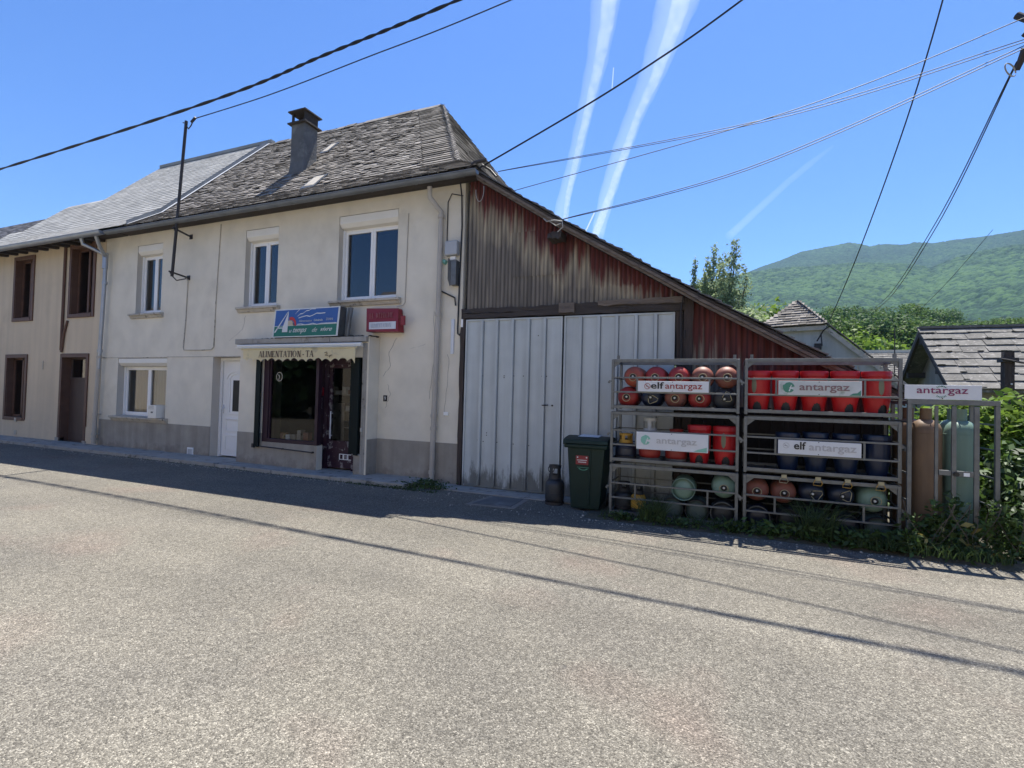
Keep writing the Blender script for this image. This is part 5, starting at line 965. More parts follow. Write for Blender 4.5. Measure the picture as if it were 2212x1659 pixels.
q = MB(); spoly(q, [(0, 0), (1, 0), (1, 1), (0, 1)]); q.build('border', 'ink_white', SB)
q = MB(); spoly(q, [(.018, .40), (.975, .43), (.975, .965), (.018, .955)], ysn-.001); q.build('blue_field', 'sign_blue', SB)
q = MB(); spoly(q, [(.018, .03), (.975, .03), (.975, .415), (.018, .385)], ysn-.0012); q.build('green_field', 'sign_green', SB)
q = MB(); y2 = ysn-.003
spoly(q, [(.235, .18), (.15, .18), (.15, .34), (.225, .92)], y2); spoly(q, [(.02, .17), (.045, .17), (.225, .92), (.205, .88)], y2); spoly(q, [(.06, .31), (.16, .31), (.16, .35), (.07, .35)], y2); q.build('boat_letter', 'sign_white', SB)
def wave(mb, pts, wd, y):
    for (a, b), (c, d) in zip(pts, pts[1:]): spoly(mb, [(a-wd*.15, b-wd), (c-wd*.15, d-wd), (c+wd*.15, d+wd), (a+wd*.15, b+wd)], y)
q = MB(); wave(q, [(.335, .80), (.36, .88), (.38, .93), (.40, 1-.03)], .018, y2); wave(q, [(.37, .72), (.41, .80), (.45, .81), (.50, .90), (.54, .91), (.58, .96), (.64, .955)], .016, y2); wave(q, [(.39, .66), (.45, .70), (.51, .73), (.56, .70), (.60, .73), (.66, .80), (.72, .79), (.79, .80)], .016, y2)
wave(q, [(.38, .44), (.44, .445), (.50, .41), (.56, .425), (.62, .455), (.68, .41), (.74, .44), (.97, .445)], .014, y2); q.build('waves', 'ink_white', SB)
q = MB(); n = 20; cc = (.275, .40)
for i in range(n):
    a, b = math.pi*.62*(i/n)-.02, math.pi*.62*((i+1)/n)-.02; spoly(q, [(cc[0]+.088*math.cos(a), cc[1]+.31*math.sin(a)), (cc[0]+.088*math.cos(b), cc[1]+.31*math.sin(b)), (cc[0]+.062*math.cos(b), cc[1]+.2*math.sin(b)), (cc[0]+.062*math.cos(a), cc[1]+.2*math.sin(a))], y2)
q.build('sun_arc', 'sun_red', SB)
q = MB(); pts = [(.232, .405), (.34, .405)]
for i in range(9): a = math.pi*.6*i/8; k = 1.0 if i % 2 == 0 else 1.2; pts.append((cc[0]-.01+.055*k*math.cos(a), cc[1]+.17*k*math.sin(a)))
spoly(q, pts+[(.232, .6)], y2-.0005); q.build('sun_disc', 'sun_cream', SB)
def stext(s, w, h, u, v, m, shear=.35, bold=.01): x, z = sx(u, v); text(s, w, h, x, y2, z, m, parent=SB, origin=tuple(SB.location), shear=shear, bold=bold)
stext('u', .07, .05, .285, .205, 'ink_white', .5, 0); stext('temps', .36, .115, .43, .205, 'ink_white', .6, .006); stext('de', .13, .085, .655, .235, 'ink_white', .6, -.004); stext('vivre', .28, .08, .83, .245, 'ink_white', .6, .006)
stext('Alimentation', .33, .04, .50, .555, 'ink_greyblue', .1, .0); stext('Générale', .22, .04, .695, .565, 'ink_white', .1, .0); stext('ZUNINI', .17, .045, .86, .58, 'ink_greyblue', .1, .0)
q = MB(); q.tube([(-6.70, -.24, 2.64), (-6.65, -.2, 3.2)], .035, 8); q.tube([(-6.76, -.22, 2.64), (-6.70, -.2, 3.2)], .025, 8); q.build('support', 'galv', SB, smooth=True)
RS = thing('newspaper_sign', 'dark red newspaper sign with white food panel beneath, right of the blue shop sign', 'sign', (-5.95, -.1, 2.7))
q = MB(); q.add([(-6.29, -.20, 2.73), (-5.56, -.20, 2.71), (-5.61, -.16, 3.15), (-6.33, -.16, 3.18), (-6.29, -.02, 2.73), (-5.56, -.02, 2.71), (-5.61, -.02, 3.15), (-6.33, -.02, 3.18)], [(0, 1, 2, 3), (1, 5, 6, 2), (3, 2, 6, 7), (0, 3, 7, 4), (0, 4, 5, 1), (4, 7, 6, 5)]); q.build('panel', 'sign_red', RS, bevel=.006)
q = MB(); q.add([(-6.22, -.207, 2.77), (-5.62, -.207, 2.765), (-5.63, -.196, 2.905), (-6.23, -.196, 2.905), (-6.22, -.198, 2.77), (-5.62, -.198, 2.765), (-5.63, -.187, 2.905), (-6.23, -.187, 2.905)], [(0, 1, 2, 3), (1, 5, 6, 2), (3, 2, 6, 7), (0, 3, 7, 4)]); q.build('white_panel', 'sign_white', RS)
def serif_o(s, x, z, h, y, m, parent, ws): o0 = len(parent.children); serif(s, x, z, h, y, m, parent, ws)
serif('LA', -6.24, 2.975, .105, -.186, 'ink_faintred', RS, .62); serif('DÉPÊCHE', -6.09, 2.975, .105, -.186, 'ink_faintred', RS, .78)
serif('ALIMENTATION', -6.20, 2.80, .075, -.2075, 'ink_greyblue', RS, .78)
q = MB(); q.box(-5.52, -5.43, -.20, -.17, 2.83, 3.0); q.tube([(-5.62, -.15, 2.93), (-5.52, -.18, 2.93)], .008, 6); q.build('side_flag', 'sign_red', RS, bevel=.004)
q = MB(); q.tube([(-5.55, -.01, 4.95), (-5.57, -.01, 3.28), (-5.60, -.02, 3.23), (-5.72, -.05, 3.20)], .008, 6); q.build('supply_wire', 'pipe_beige', RS, smooth=True)
MX = thing('letterbox', 'beige metal letterbox fixed on the ground floor window sill', 'letterbox', (-12.5, -.1, .84))
q = MB(); q.box(-12.66, -12.36, -.16, .09, .845, 1.15); q.build('box', 'cream_pvc', MX, bevel=.006)
q = MB(); [q.box(-12.63, -12.44, -.164, -.1605, z, z+.006) for z in (1.06, 1.09, 1.12)]; q.box(-12.54, -12.47, -.165, -.1605, .965, 1.0); q.build('slot', 'galv', MX)
for nm, x, z, w_, h_, s, lb in (('house_number', -5.95, 1.485, .085, .115, '9', 'small black house number plate 9 on the wall right of the shop bay'), ('house_number', -9.66, 1.465, .075, .10, '7', 'small black house number plate 7 beside the white front door')):
    yy = -.002 if s == '9' else -.002
    if s == '7': x = -9.55
    t = thing(nm, lb, 'number plate', (x, yy, z)); q = MB(); q.box(x-w_/2, x+w_/2, yy-.008, yy, z-h_/2, z+h_/2); q.build('plate', 'ink_black', t); text(s, w_*.38, h_*.62, x, yy-.010, z, 'ink_white', 'digit', t, origin=tuple(t.location))
t = thing('doorbell', 'small cream doorbell box above the number 7 plate', 'doorbell', (-9.55, -.02, 1.70)); q = MB(); q.box(-9.585, -9.505, -.035, -.002, 1.63, 1.76); q.build('case', 'cream_pvc', t, bevel=.004); q = MB(); q.box(-9.56, -9.53, -.04, -.0355, 1.68, 1.71); q.build('button', 'white_pvc', t)
t = thing('wall_socket_plate', 'tiny white junction plate between the right downpipe and the house corner', 'junction box', (-4.62, 0, 1.25)); q = MB(); q.box(-4.665, -4.575, -.03, 0, 1.215, 1.275); q.build('case', 'white_pvc', t, bevel=.004)
U1 = thing('telecom_box', 'grey plastic telecom box high on the house corner', 'junction box', (-4.57, 0, 4.1)); q = MB(); q.box(-4.69, -4.44, -.12, 0, 4.06, 4.32); q.build('case', 'grey_plastic', U1, bevel=.02); q = MB(); q.box(-4.66, -4.5, -.1215, -.1202, 4.265, 4.285); q.build('mark', 'ink_faded', U1); q = MB(); q.box(-4.60, -4.5, -.06, -.01, 3.99, 4.05); q.build('entry_sleeve', 'white_pvc', U1); q = MB(); q.tube([(-4.76, -.02, 3.99), (-4.70, -.03, 3.95)], .04, 8); q.build('green_tape', 'ink_palegreen', U1)
U2 = thing('open_meter_box', 'open electricity box with hanging grey door below the telecom box', 'meter box', (-4.55, 0, 3.5)); q = MB(); q.box(-4.55, -4.44, -.12, 0, 3.52, 3.96); q.build('case', 'galv', U2, bevel=.006)
q = MB(); q.add([(-4.66, -.03, 3.66), (-4.555, -.13, 3.50), (-4.555, -.13, 3.94), (-4.66, -.03, 4.03), (-4.65, -.02, 3.66), (-4.545, -.12, 3.50), (-4.545, -.12, 3.94), (-4.65, -.02, 4.03)], [(0, 1, 2, 3), (4, 7, 6, 5), (0, 3, 7, 4), (1, 5, 6, 2), (0, 4, 5, 1), (3, 2, 6, 7)]); q.build('door', 'mortar', U2)
t = thing('cable_cover', 'short vertical white cable cover at the house corner', 'cable cover', (-4.53, 0, 2.3)); q = MB(); q.box(-4.56, -4.50, -.03, 0, 2.31, 2.93); q.build('channel', 'white_metal', t, bevel=.004); q = MB(); q.tube([(-4.84, -.02, 3.47), (-4.5, -.03, 3.31), (-4.48, -.03, 3.17)], .014, 6); q.build('bent_bar', 'black_iron', t, smooth=True)
t = thing('corner_cable', 'thick black cable running down the house corner and looping back up', 'cable', (-4.42, -.02, 2.7)); q = MB(); pts = [(-4.36, -.2, 5.3), (-4.41, -.04, 5.12), (-4.40, -.02, 4.6), (-4.42, -.02, 3.6), (-4.43, -.02, 2.75), (-4.42, -.03, 2.67), (-4.385, -.03, 2.64), (-4.34, -.03, 2.70), (-4.33, -.02, 2.82)]; q.tube(pts, .014, 8); q.build('strand', 'cable_black', t, smooth=True); q = MB(); q.tube([(-4.385, -.04, 5.12), (-4.62, -.03, 5.19), (-4.70, -.02, 5.05), (-4.70, -.02, 4.3)], .009, 6); q.build('branch', 'cable_black', t, smooth=True); q = MB(); q.box(-4.35, -4.31, -.05, -.01, 2.78, 2.92); q.build('clip', 'white_pvc', t)
t = thing('wall_conduit', 'thin painted conduit looping down the facade left of the front door', 'conduit', (-11.6, 0, 2.5)); q = MB(); q.tube([(-11.64, -.01, 4.12), (-11.66, -.012, 3.2), (-11.71, -.012, 2.52), (-11.68, -.012, 2.46), (-11.1, -.012, 2.45), (-10.76, -.012, 2.46), (-10.68, -.012, 2.52), (-10.67, -.01, 3.6), (-10.6, -.01, 5.3)], .011, 6); q.build('tube', 'sill', t, smooth=True)
# steel service mast on the facade
MS = thing('service_mast', 'leaning rusty steel cable mast on two wall brackets', 'mast', (-11.6, -.45, 4.15)); b0, b1 = Vector((-11.52, -.46, 4.10)), Vector((-11.16, -.52, 7.50)); q = MB(); q.tube([b0-Vector((0, 0, .03)), b1], .032, 8); q.build('mast_tube', 'black_iron', MS, smooth=True)
for z, x in ((4.15, -11.64), (5.11, -11.61)):
    p = b0.lerp(b1, (z-b0.z)/(b1.z-b0.z)); q = MB(); q.tube([(x+.02, .0, z-.01), (p.x, p.y-.07, p.z+.02)], .022, 6); q.tube([(p.x-.06, p.y, p.z), (p.x+.05, p.y, p.z)], .02, 6); q.box(x-.04, x+.06, -.012, 0, z-.06, z+.05); q.build('bracket_arm', 'black_iron', MS)
q = MB(); q.tube([(-11.16, -.52, 7.40), (-11.06, -.53, 7.30), (-10.98, -.53, 7.36), (-10.93, -.52, 7.47)], .012, 6); q.tube([(-10.99, -.52, 7.44), (-10.86, -.52, 7.52)], .028, 8); q.tube([(-11.30, -.5, 7.50), (-11.1, -.54, 7.42)], .012, 6); q.build('anchor', 'black_iron', MS, smooth=True)
q = MB(); q.tube([(-11.5, -.5, 4.10), (-11.6, -.3, 4.02), (-11.65, -.05, 4.12)], .012, 6); q.build('loop_wire', 'black_iron', MS, smooth=True)

# ------------------------------------------------------------------ overhead cables
def cable(lab, p, r, sag=.0, n=30, m='cable_black', twist=0, group=None, pts=None, strands=1, off=.03):
    t = thing('overhead_cable', lab, 'cable', p[0], group=group)
    for s_ in range(strands):
        P = []; N_ = n*(5 if twist else 1)
        for i in range(N_+1):
            f = i/N_; g = f*(len(p)-1); k = min(int(g), len(p)-2); h_ = g-k
            if len(p) > 2:                                   # Catmull-Rom through the points
                P0, P1, P2, P3 = [Vector(p[max(0, min(len(p)-1, k+d))]) for d in (-1, 0, 1, 2)]
                v = .5*((2*P1)+(-P0+P2)*h_+(2*P0-5*P1+4*P2-P3)*h_*h_+(-P0+3*P1-3*P2+P3)*h_**3)
            else: v = Vector(p[0]).lerp(Vector(p[1]), f)
            v = v+Vector((0, 0, -sag*4*f*(1-f)))
            if twist: a = twist*f+s_*math.pi; v = v+Vector((0, math.cos(a), math.sin(a)))*r*.75
            elif strands > 1: v = v+Vector((0, 0, off*s_*(4*f*(1-f)+.15)))
            P.append(v)
        q = MB(); q.tube(P, r, 6 if not twist else 5); q.build('strand', m, t, smooth=True)
    return t
cable('thick twisted cable crossing the sky above the roofs from the left edge', [(-32, -.31, 7.72), (-19.57, -.31, 7.78), (-10.77, -.29, 7.98), (-7.41, -.25, 8.28), (-4.31, -.3, 8.5), (1.5, -.4, 9.1), (3.5, -.45, 9.3)], .019, twist=150, strands=2, n=60)
cable('thin cable running from the wall mast up and out of the top edge', [(-10.88, -.52, 7.50), (-8.6, -.56, 7.53), (-6.2, -.6, 7.68), (-3.36, -.6, 7.93), (3.5, -.5, 8.9)], .011, n=40)
cable('dark service cable rising from the house corner to the top right', [(-4.02, -.35, 5.38), (-3.83, -.36, 5.44), (-2.19, -.40, 6.04), (-1.15, -.40, 6.49), (.07, -.38, 7.12), (3.4, -.4, 9.0)], .015, n=40)
PT = (3.05, -.55, 5.72)
cable('pair of thin wires from the back of the house corner to the right edge', [(-3.78, .1, 5.52), (.38, -.37, 5.38), (2.98, -.55, 5.70), (3.45, -.5, 5.85)], .0048, strands=2, off=.03)
cable('single thin wire from the slate roof edge, highest at the right edge', [(-3.40, -.2, 5.0), (.66, -.45, 5.42), (3.04, -.45, 6.04), (3.45, -.45, 6.2)], .0055)
cable('pair of wires from the barn verge bracket to the right edge', [(-2.46, -.37, 4.36), (.2, -.5, 4.70), (2.97, -.56, 5.62), (3.45, -.5, 5.85)], .0052, strands=2, off=.03)
t = thing('cable_bracket', 'pale looped cable bracket under the barn roof verge', 'bracket', (-2.6, -.35, 4.2)); q = MB(); q.tube([(-2.74, -.36, 4.42), (-2.68, -.38, 4.36), (-2.55, -.4, 4.36), (-2.42, -.4, 4.33), (-2.41, -.39, 4.24), (-2.50, -.37, 4.18)], .010, 6); q.tube([(-2.62, -.38, 4.35), (-2.52, -.4, 4.27), (-2.44, -.4, 4.30)], .008, 6); q.build('wire', 'cable_grey', t, smooth=True); q = MB(); rough(q, -2.68, -2.46, -.33, -.05, 4.10, 4.20, 5, j=.02, seed=3); q.build('bracket_block', 'wood_dark', t)
t = thing('corner_loop', 'pale slack wire loop hanging under the gutter end', 'cable', (-3.85, -.35, 5.1)); q = MB(); q.tube([(-3.95+.06+.075*math.cos(a), -.36, 5.03+.19*math.sin(a)) for a in np.linspace(math.pi*.97, math.pi*2.1, 14)], .006, 6); q.build('wire', 'cable_grey', t, smooth=True); q = MB(); q.tube([(-4.1, -.42, 5.40), (-3.95, -.45, 5.47), (-3.75, -.42, 5.50)], .03, 8); q.tube([(-3.85, -.4, 5.44), (-3.74, -.3, 5.38), (-3.6, -.35, 5.22)], .018, 6); q.build('anchor', 'black_iron', t, smooth=True)
# utility pole just right of the frame that the wires run to
PL = thing('utility_pole', 'dark pole top with insulators at the right edge of the sky', 'pole', (3.52, -.45, 0)); q = MB(); q.tube([(3.52, -.45, -.2), (3.52, -.45, 9.6)], [.14, .09], 12); q.build('pole_shaft', 'wood_post', PL, smooth=True)
q = MB(); q.tube([(3.52, -.45, 6.4), (3.25, .12, 6.15)], .03, 6); q.tube([(3.26, .08, 5.98), (3.22, .2, 5.78)], [.05, .03], 8); q.tube([(3.30, .1, 6.32), (3.2, .16, 6.45)], .04, 8); q.build('insulator', 'black_iron', PL, smooth=True)
q = MB(); q.tube([(3.24+.09*math.cos(a)-.12, .1+.10*math.cos(a), 5.75+.07*math.sin(a)) for a in np.linspace(0, 5.8, 16)], .008, 6); q.build('loop_wire', 'cable_grey', PL, smooth=True)

# ------------------------------------------------------------------ house and barn at the right
HR = thing('rear_house', 'pale house with a half-hipped slate gable seen over the barn roof', 'house', (2.0, 11.6, 0))
th = R_(17); uu = Vector((math.cos(th), -math.sin(th), 0)); ww = Vector((math.sin(th), math.cos(th), 0)); O_ = Vector((2.0, 11.79, 0))
def hp(u, w_, z): return O_+uu*u+ww*w_+Vector((0, 0, z))
q = MB(); UE = 3.1; zc, ze = 4.18, 2.18
q.add([hp(-2.9, 0, 0), hp(2.9, 0, 0), hp(2.9, 0, 2.36), hp(.9, 0, 4.15), hp(-.9, 0, 4.15), hp(-2.9, 0, 2.36)], [(0, 1, 2, 3, 4, 5)]); q.add([hp(2.9, 0, 0), hp(2.9, 7, 0), hp(2.9, 7, 2.36), hp(2.9, 0, 2.36), hp(-2.9, 0, 0), hp(-2.9, 7, 0), hp(-2.9, 7, 2.36), hp(-2.9, 0, 2.36)], [(0, 1, 2, 3), (4, 7, 6, 5)]); q.build('wall', 'house_white', HR)
q = MB(); q.add([hp(-1.0, -.14, 4.03), hp(.97, -.14, 4.03), hp(.97, -.14, 4.17), hp(-1.0, -.14, 4.17)], [(0, 1, 2, 3)]); q.add([hp(-1.0, -.14, 4.03), hp(.97, -.14, 4.03), hp(.97, .0, 4.03), hp(-1.0, 0, 4.03)], [(3, 2, 1, 0)])
q.add([hp(.97, -.16, 4.0), hp(UE, -.16, 2.02), hp(UE, -.16, 2.2), hp(.97, -.16, 4.2)], [(0, 1, 2, 3)]); q.add([hp(.97, -.16, 4.0), hp(UE, -.16, 2.02), hp(UE, 0, 2.02), hp(.97, 0, 4.0)], [(3, 2, 1, 0)]); q.build('soffit_board', 'sill', HR)
q = MB(); A_, B_, Cc = hp(-1.02, -.18, 4.2), hp(1.0, -.18, 4.2), hp(0, .62, 5.18); q.add([A_, B_, Cc], [(0, 1, 2)]); q.add([B_, hp(UE, -.2, 2.22), hp(UE, 7, 2.22), hp(0, 7, 5.18), Cc], [(0, 1, 2, 3, 4)]); q.add([A_, hp(-UE, -.2, 2.22), hp(-UE, 7, 2.22), hp(0, 7, 5.18), Cc], [(4, 3, 2, 1, 0)])
vv = hp(0, .62, 5.18)-hp(0, -.18, 4.2); Lv = vv.length; slates(q, hp(0, -.2, 4.2), uu, vv, Lv, lambda v: (-1.02*(1-v/Lv), 1.02*(1-v/Lv)), .26, .12, .022, 31, uneven=.012, tilt=.02)
vv = hp(0, 0, 5.18)-hp(UE, 0, 2.22); Lv = vv.length; slates(q, hp(UE, 0, 2.22), ww, vv, Lv, lambda v: (-.2+max(0, (v/Lv-.67))*2.3, 7), .24, .12, .02, 32, uneven=.02)
rr = q.build('roof', 'slate_old', HR)
q = MB(); q.tube([hp(.75, -.22, 3.65), hp(.95, -.3, 4.0), hp(1.1, -.1, 4.15)], .022, 6); q.box(*[v for pair in zip(hp(.68, -.2, 3.38), hp(.68, -.2, 3.38)+Vector((.2, .12, .2))) for v in pair]); q.tube([hp(.84, -.2, 3.45), hp(.9, -.25, 3.5), hp(.86, -.22, 3.9)], .018, 6); q.build('cable_anchor', 'black_iron', HR)
q = MB(); q.tube([hp(1.85, -.02, 3.1), hp(1.85, -.02, 1.5)], .02, 6); q.build('vent_pipe', 'sill', HR)
cable('twisted cable dropping from the top edge to the pale rear house', [tuple(hp(1.0, -.28, 4.02)), (2.7, 6.0, 5.05), (2.75, 2.5, 6.6), (2.72, .2, 8.0), (2.6, -2.0, 9.7)], .011, n=50)
cable('pair of wires descending from the right pole toward the wooded hill', [(3.2, .15, 5.85), (3.55, 4.0, 4.95), (4.6, 12.0, 4.9), (6.5, 25.0, 6.6)], .0075, strands=2, off=.10)
cable('thin wire low at the far right before the mountain', [(8.1, 14.0, 7.6), (7.6, 16.0, 6.4), (7.4, 19, 5.6)], .008)
t = thing('far_roof', 'distant slate roof with a pale ridge between the rear house and the stone barn', 'building', (7, 20, 0)); q = MB(); q.add([(5.4, 17.4, 2.2), (10.5, 17.4, 2.2), (10.5, 20, 4.02), (5.4, 20, 4.02), (5.4, 22.6, 2.2), (10.5, 22.6, 2.2)], [(0, 1, 2, 3), (3, 2, 5, 4), (0, 3, 4), (1, 5, 2)])
v_ = Vector((0, 2.6, 1.82)); slates(q, (0, 17.3, 2.15), (1, 0, 0), v_, v_.length, lambda v: (5.35, 10.5), .3, .17, .022, 41, uneven=.02); q.build('roof', 'slate_slab', t); q = MB(); q.box(5.35, 10.5, 19.88, 20.1, 3.98, 4.11); q.build('ridge', 'stone_sunny', t); q = MB(); q.box(5.6, 10.3, 17.9, 22.2, 0, 2.5); q.build('wall', 'barn_wall', t)
t = thing('antenna_mast', 'thin dark mast rising beside the distant slate roof', 'mast', (6.1, 17, 0)); q = MB(); q.tube([(6.15, 17.0, 0), (6.15, 17.0, 4.75)], .02, 6); q.build('tube', 'black_iron', t)

SBN = thing('stone_barn', 'old stone barn with a mossy stone slab roof at the right edge', 'barn', (8, 8, 0)); XG = 4.42
q = MB(); gx = XG+.42; q.add([(gx, 6.3, 0), (gx, 9.7, 0), (gx, 9.7, 2.1), (gx, 8.02, 3.42), (gx, 6.3, 2.12)], [(4, 3, 2, 1, 0)]); q.box(gx, 16, 6.3, 6.5, 0, 2.05); q.box(gx, 16, 9.6, 9.75, 0, 2.05); q.build('wall', 'barn_wall', SBN)
q = MB(); q.box(5.9, 9.5, 6.27, 6.3, 0, 1.75); q.build('barn_door', 'wood_dark', SBN)
q = MB(); q.add([(XG, 5.98, 2.0), (16, 5.98, 2.0), (16, 8.0, 3.56), (XG, 8.0, 3.56), (XG, 5.98, 1.93), (16, 5.98, 1.93), (16, 8.0, 3.49), (XG, 8.0, 3.49)], [(0, 1, 2, 3), (7, 6, 5, 4), (0, 4, 5, 1), (0, 3, 7, 4)]); q.add([(XG, 10.1, 1.85), (16, 10.1, 1.85), (16, 8.0, 3.56), (XG, 8.0, 3.56), (XG, 10.1, 1.78), (XG, 8.0, 3.49)], [(3, 2, 1, 0), (0, 4, 5, 3)])
v_ = Vector((0, 2.02, 1.56)); slates(q, (0, 5.93, 1.98), (1, 0, 0), v_, v_.length, lambda v: (XG-.03, 12.5), .5, .285, .017, 51, uneven=.020, tilt=.022, over=1.25); q.box(XG, 12.5, 7.9, 8.1, 3.56, 3.62)
brf = q.build('roof', 'slate_slab', SBN)
q = MB(); q.prism([(6.0, 1.94), (6.0, 1.84), (8.0, 3.36), (10.05, 1.70), (10.05, 1.80), (8.0, 3.48)], 'x', XG+.0, XG+.06); q.build('barge_board', 'wood_dark', brf)
for y_, z_ in ((6.9, 2.45), (8.0, 3.25), (9.0, 2.45)): q = MB(); rough(q, XG+.04, XG+.5, y_-.07, y_+.07, z_-.09, z_+.05, 3, j=.008, seed=int(y_*9)); q.build('purlin', 'wood_dark', brf)
q = MB(); r = random.Random(12)
for i in range(60):
    f = r.choice([0, .285, .57, .855, 1.14, 1.425, 1.71, 1.99, 2.28])/2.55; x = r.uniform(XG, 9.5) if i > 14 else r.uniform(XG, XG+.7); y_ = 5.93+2.02*f+.02; z_ = 1.98+1.56*f+.06
    s = r.uniform(.02, .055); q.lathe([(s, -.02), (s*.8, s*.25), (.001, s*.4)], (0, 0), 9)
    for j in range(len(q.v)-27, len(q.v)): vx = q.v[j]; q.v[j] = (vx[0]*1.5+x, vx[1]*.6+y_, vx[2]*.8+z_)
q.build('moss', 'moss', brf)
t = thing('wooden_post', 'weathered wooden post with an iron collar before the stone barn', 'post', (4.4, 3.5, 0)); q = MB(); rough(q, 4.37, 4.50, 3.45, 3.6, 0, 2.58, 12, 1, .006, 4); q.build('timber', 'wood_post', t); q = MB(); q.box(4.33, 4.54, 3.41, 3.64, 2.40, 2.47); q.tube([(4.30, 3.4, 2.45), (4.6, 3.4, 2.38)], .018, 6); q.build('iron_collar', 'black_iron', t); q = MB(); q.tube([(4.45, 3.44, 2.02), (4.45, 3.42, 2.02)], .015, 8); q.build('bolt', 'cap_white', t)

# ------------------------------------------------------------------ plants by the road
def blades(name, spots, m, seed=0, lean=.35, w_=.005):
    """spots: (x, y, z, spread_x, spread_y, count, height)"""
    g = np.random.default_rng(seed); Vs = []
    for x, y, z, sx_, sy_, n, h in spots:
        bx = x+sx_*g.uniform(-1, 1, n); by = y+sy_*g.uniform(-1, 1, n); hh = h*(.45+.65*g.random(n)); a = g.uniform(0, 2*math.pi, n); ln = lean*hh*(.3+g.random(n)); b = g.uniform(0, 2*math.pi, n); wx, wy = np.cos(b)*w_, np.sin(b)*w_
        for (f0, f1) in ((0, .4), (.4, .75), (.75, 1)):
            q = []
            for f, s in ((f0, -1), (f0, 1), (f1, 1), (f1, -1)):
                k = (1-f)**.6; q.append(np.stack([bx+np.cos(a)*ln*f*f+s*wx*k, by+np.sin(a)*ln*f*f+s*wy*k, z+hh*(f-.25*f*f*(lean > .5))], 1))
            Vs.append(np.stack(q, 1).reshape(-1, 3))
    V = np.concatenate(Vs); F = np.arange(len(V)).reshape(-1, 4); return arr_mesh(name, V, F, m)
def broadleaf(spots, seed=0, size=.03, up=.3, aspect=.45):
    g = np.random.default_rng(seed); Vs = []
    for x, y, z, rx, ry, rz, n, s in spots:
        c = np.stack([x+rx*g.normal(size=n)*.5, y+ry*g.normal(size=n)*.5, z+rz*g.random(n)**1.3], 1); a = g.normal(size=(n, 3)); a[:, 2] = up+.4*g.random(n); a /= np.linalg.norm(a, axis=1)[:, None]; r = np.cross(a, g.normal(size=(n, 3))); r /= np.linalg.norm(r, axis=1)[:, None]; nn = np.cross(a, r); L = (s*(.6+.8*g.random(n)))[:, None]; W = L*aspect
        Vs.append(np.stack([c-a*L, c+r*W-nn*W*.3, c+a*L, c-r*W-nn*W*.3], 1).reshape(-1, 3))
    V = np.concatenate(Vs); return V, np.arange(len(V)).reshape(-1, 4)
sp = [(-.9+.02, -1.12, .04, .16, .06, 260, .40), (.95, -1.12, .05, .16, .07, 260, .62), (1.25, -1.12, .05, .25, .06, 110, .28), (.3, -1.08, .04, .3, .06, 90, .18), (-.3, -1.08, .04, .35, .06, 110, .2), (-1.35, -1.15, .03, .2, .06, 60, .14), (1.6, -1.25, .06, .3, .08, 130, .25), (2.2, -1.3, .06, .4, .1, 160, .2), (3.4, -.6, .1, .8, .5, 500, .4), (-9.0, -.78, .0, 4.2, .012, 500, .03), (-5.2, -.82, .0, .9, .04, 260, .06), (-6.6, -.80, .0, .6, .02, 80, .035), (-4.6, -.55, .03, .25, .12, 120, .12)]
tag(blades('grass', sp, 'grass', 1, lean=.75), kind='stuff')
V, F = broadleaf([(-1.25, -1.16, .02, .22, .08, .10, 140, .028), (-.55, -1.17, .02, .5, .08, .10, 240, .028), (.15, -1.15, .02, .3, .08, .14, 200, .035), (.65, -1.15, .03, .4, .08, .18, 260, .04), (1.35, -1.2, .03, .4, .1, .2, 320, .042), (1.75, -1.2, .04, .18, .10, .22, 240, .036), (-5.1, -.76, .0, .7, .06, .05, 260, .016)], 3)
tag(arr_mesh('weeds', V, F, 'leaf'), kind='stuff')
t = thing('weed_clump', 'clump of small green weeds at the foot of the right downpipe', 'weed', (-4.62, -.5, .02)); V, F = broadleaf([(-4.62, -.5, .02, .36, .18, .12, 460, .024), (-4.95, -.62, .02, .3, .1, .07, 160, .02)], 5); V = V-np.array(t.location); arr_mesh('leaves', V, F, 'leaf', t)
# climbing plant over the cylinder cage and shrub to the right
t = thing('bramble', 'dark leafy bramble climbing the lower bars of the cylinder cage', 'climber', (2.2, -1.1, .05))
V, F = broadleaf([(2.0, -1.08, .05, .22, .08, .38, 330, .04), (2.35, -1.09, .05, .28, .08, .34, 360, .04), (2.68, -1.08, .05, .2, .1, .42, 320, .04), (2.22, -1.08, .35, .12, .05, .35, 110, .035), (2.62, -1.1, .35, .2, .08, .3, 130, .04), (2.05, -1.1, .3, .08, .05, .3, 60, .035), (2.25, -1.22, .03, .5, .08, .14, 260, .03)], 7); arr_mesh('leaves', V-np.array(t.location), F, 'leaf', t)
V, F = broadleaf([(2.35, -1.18, .1, .25, .05, .3, 16, .05), (1.95, -1.2, .05, .1, .05, .2, 5, .04)], 9); arr_mesh('yellow_leaves', V-np.array(t.location), F, 'leaf_yellow', t)
q = MB(); r = random.Random(2)
for i in range(14):
    x = r.uniform(1.85, 2.85); p = [Vector((x, -1.1, .05))]; d = Vector((r.uniform(-.5, .5), r.uniform(-.4, .1), 1))
    for k in range(5): p.append(p[-1]+d*.11+Vector((r.uniform(-.03, .03),)*1+(r.uniform(-.03, .03), 0)))
    q.tube(p, .004, 5)
q.build('stem', 'bark', t)
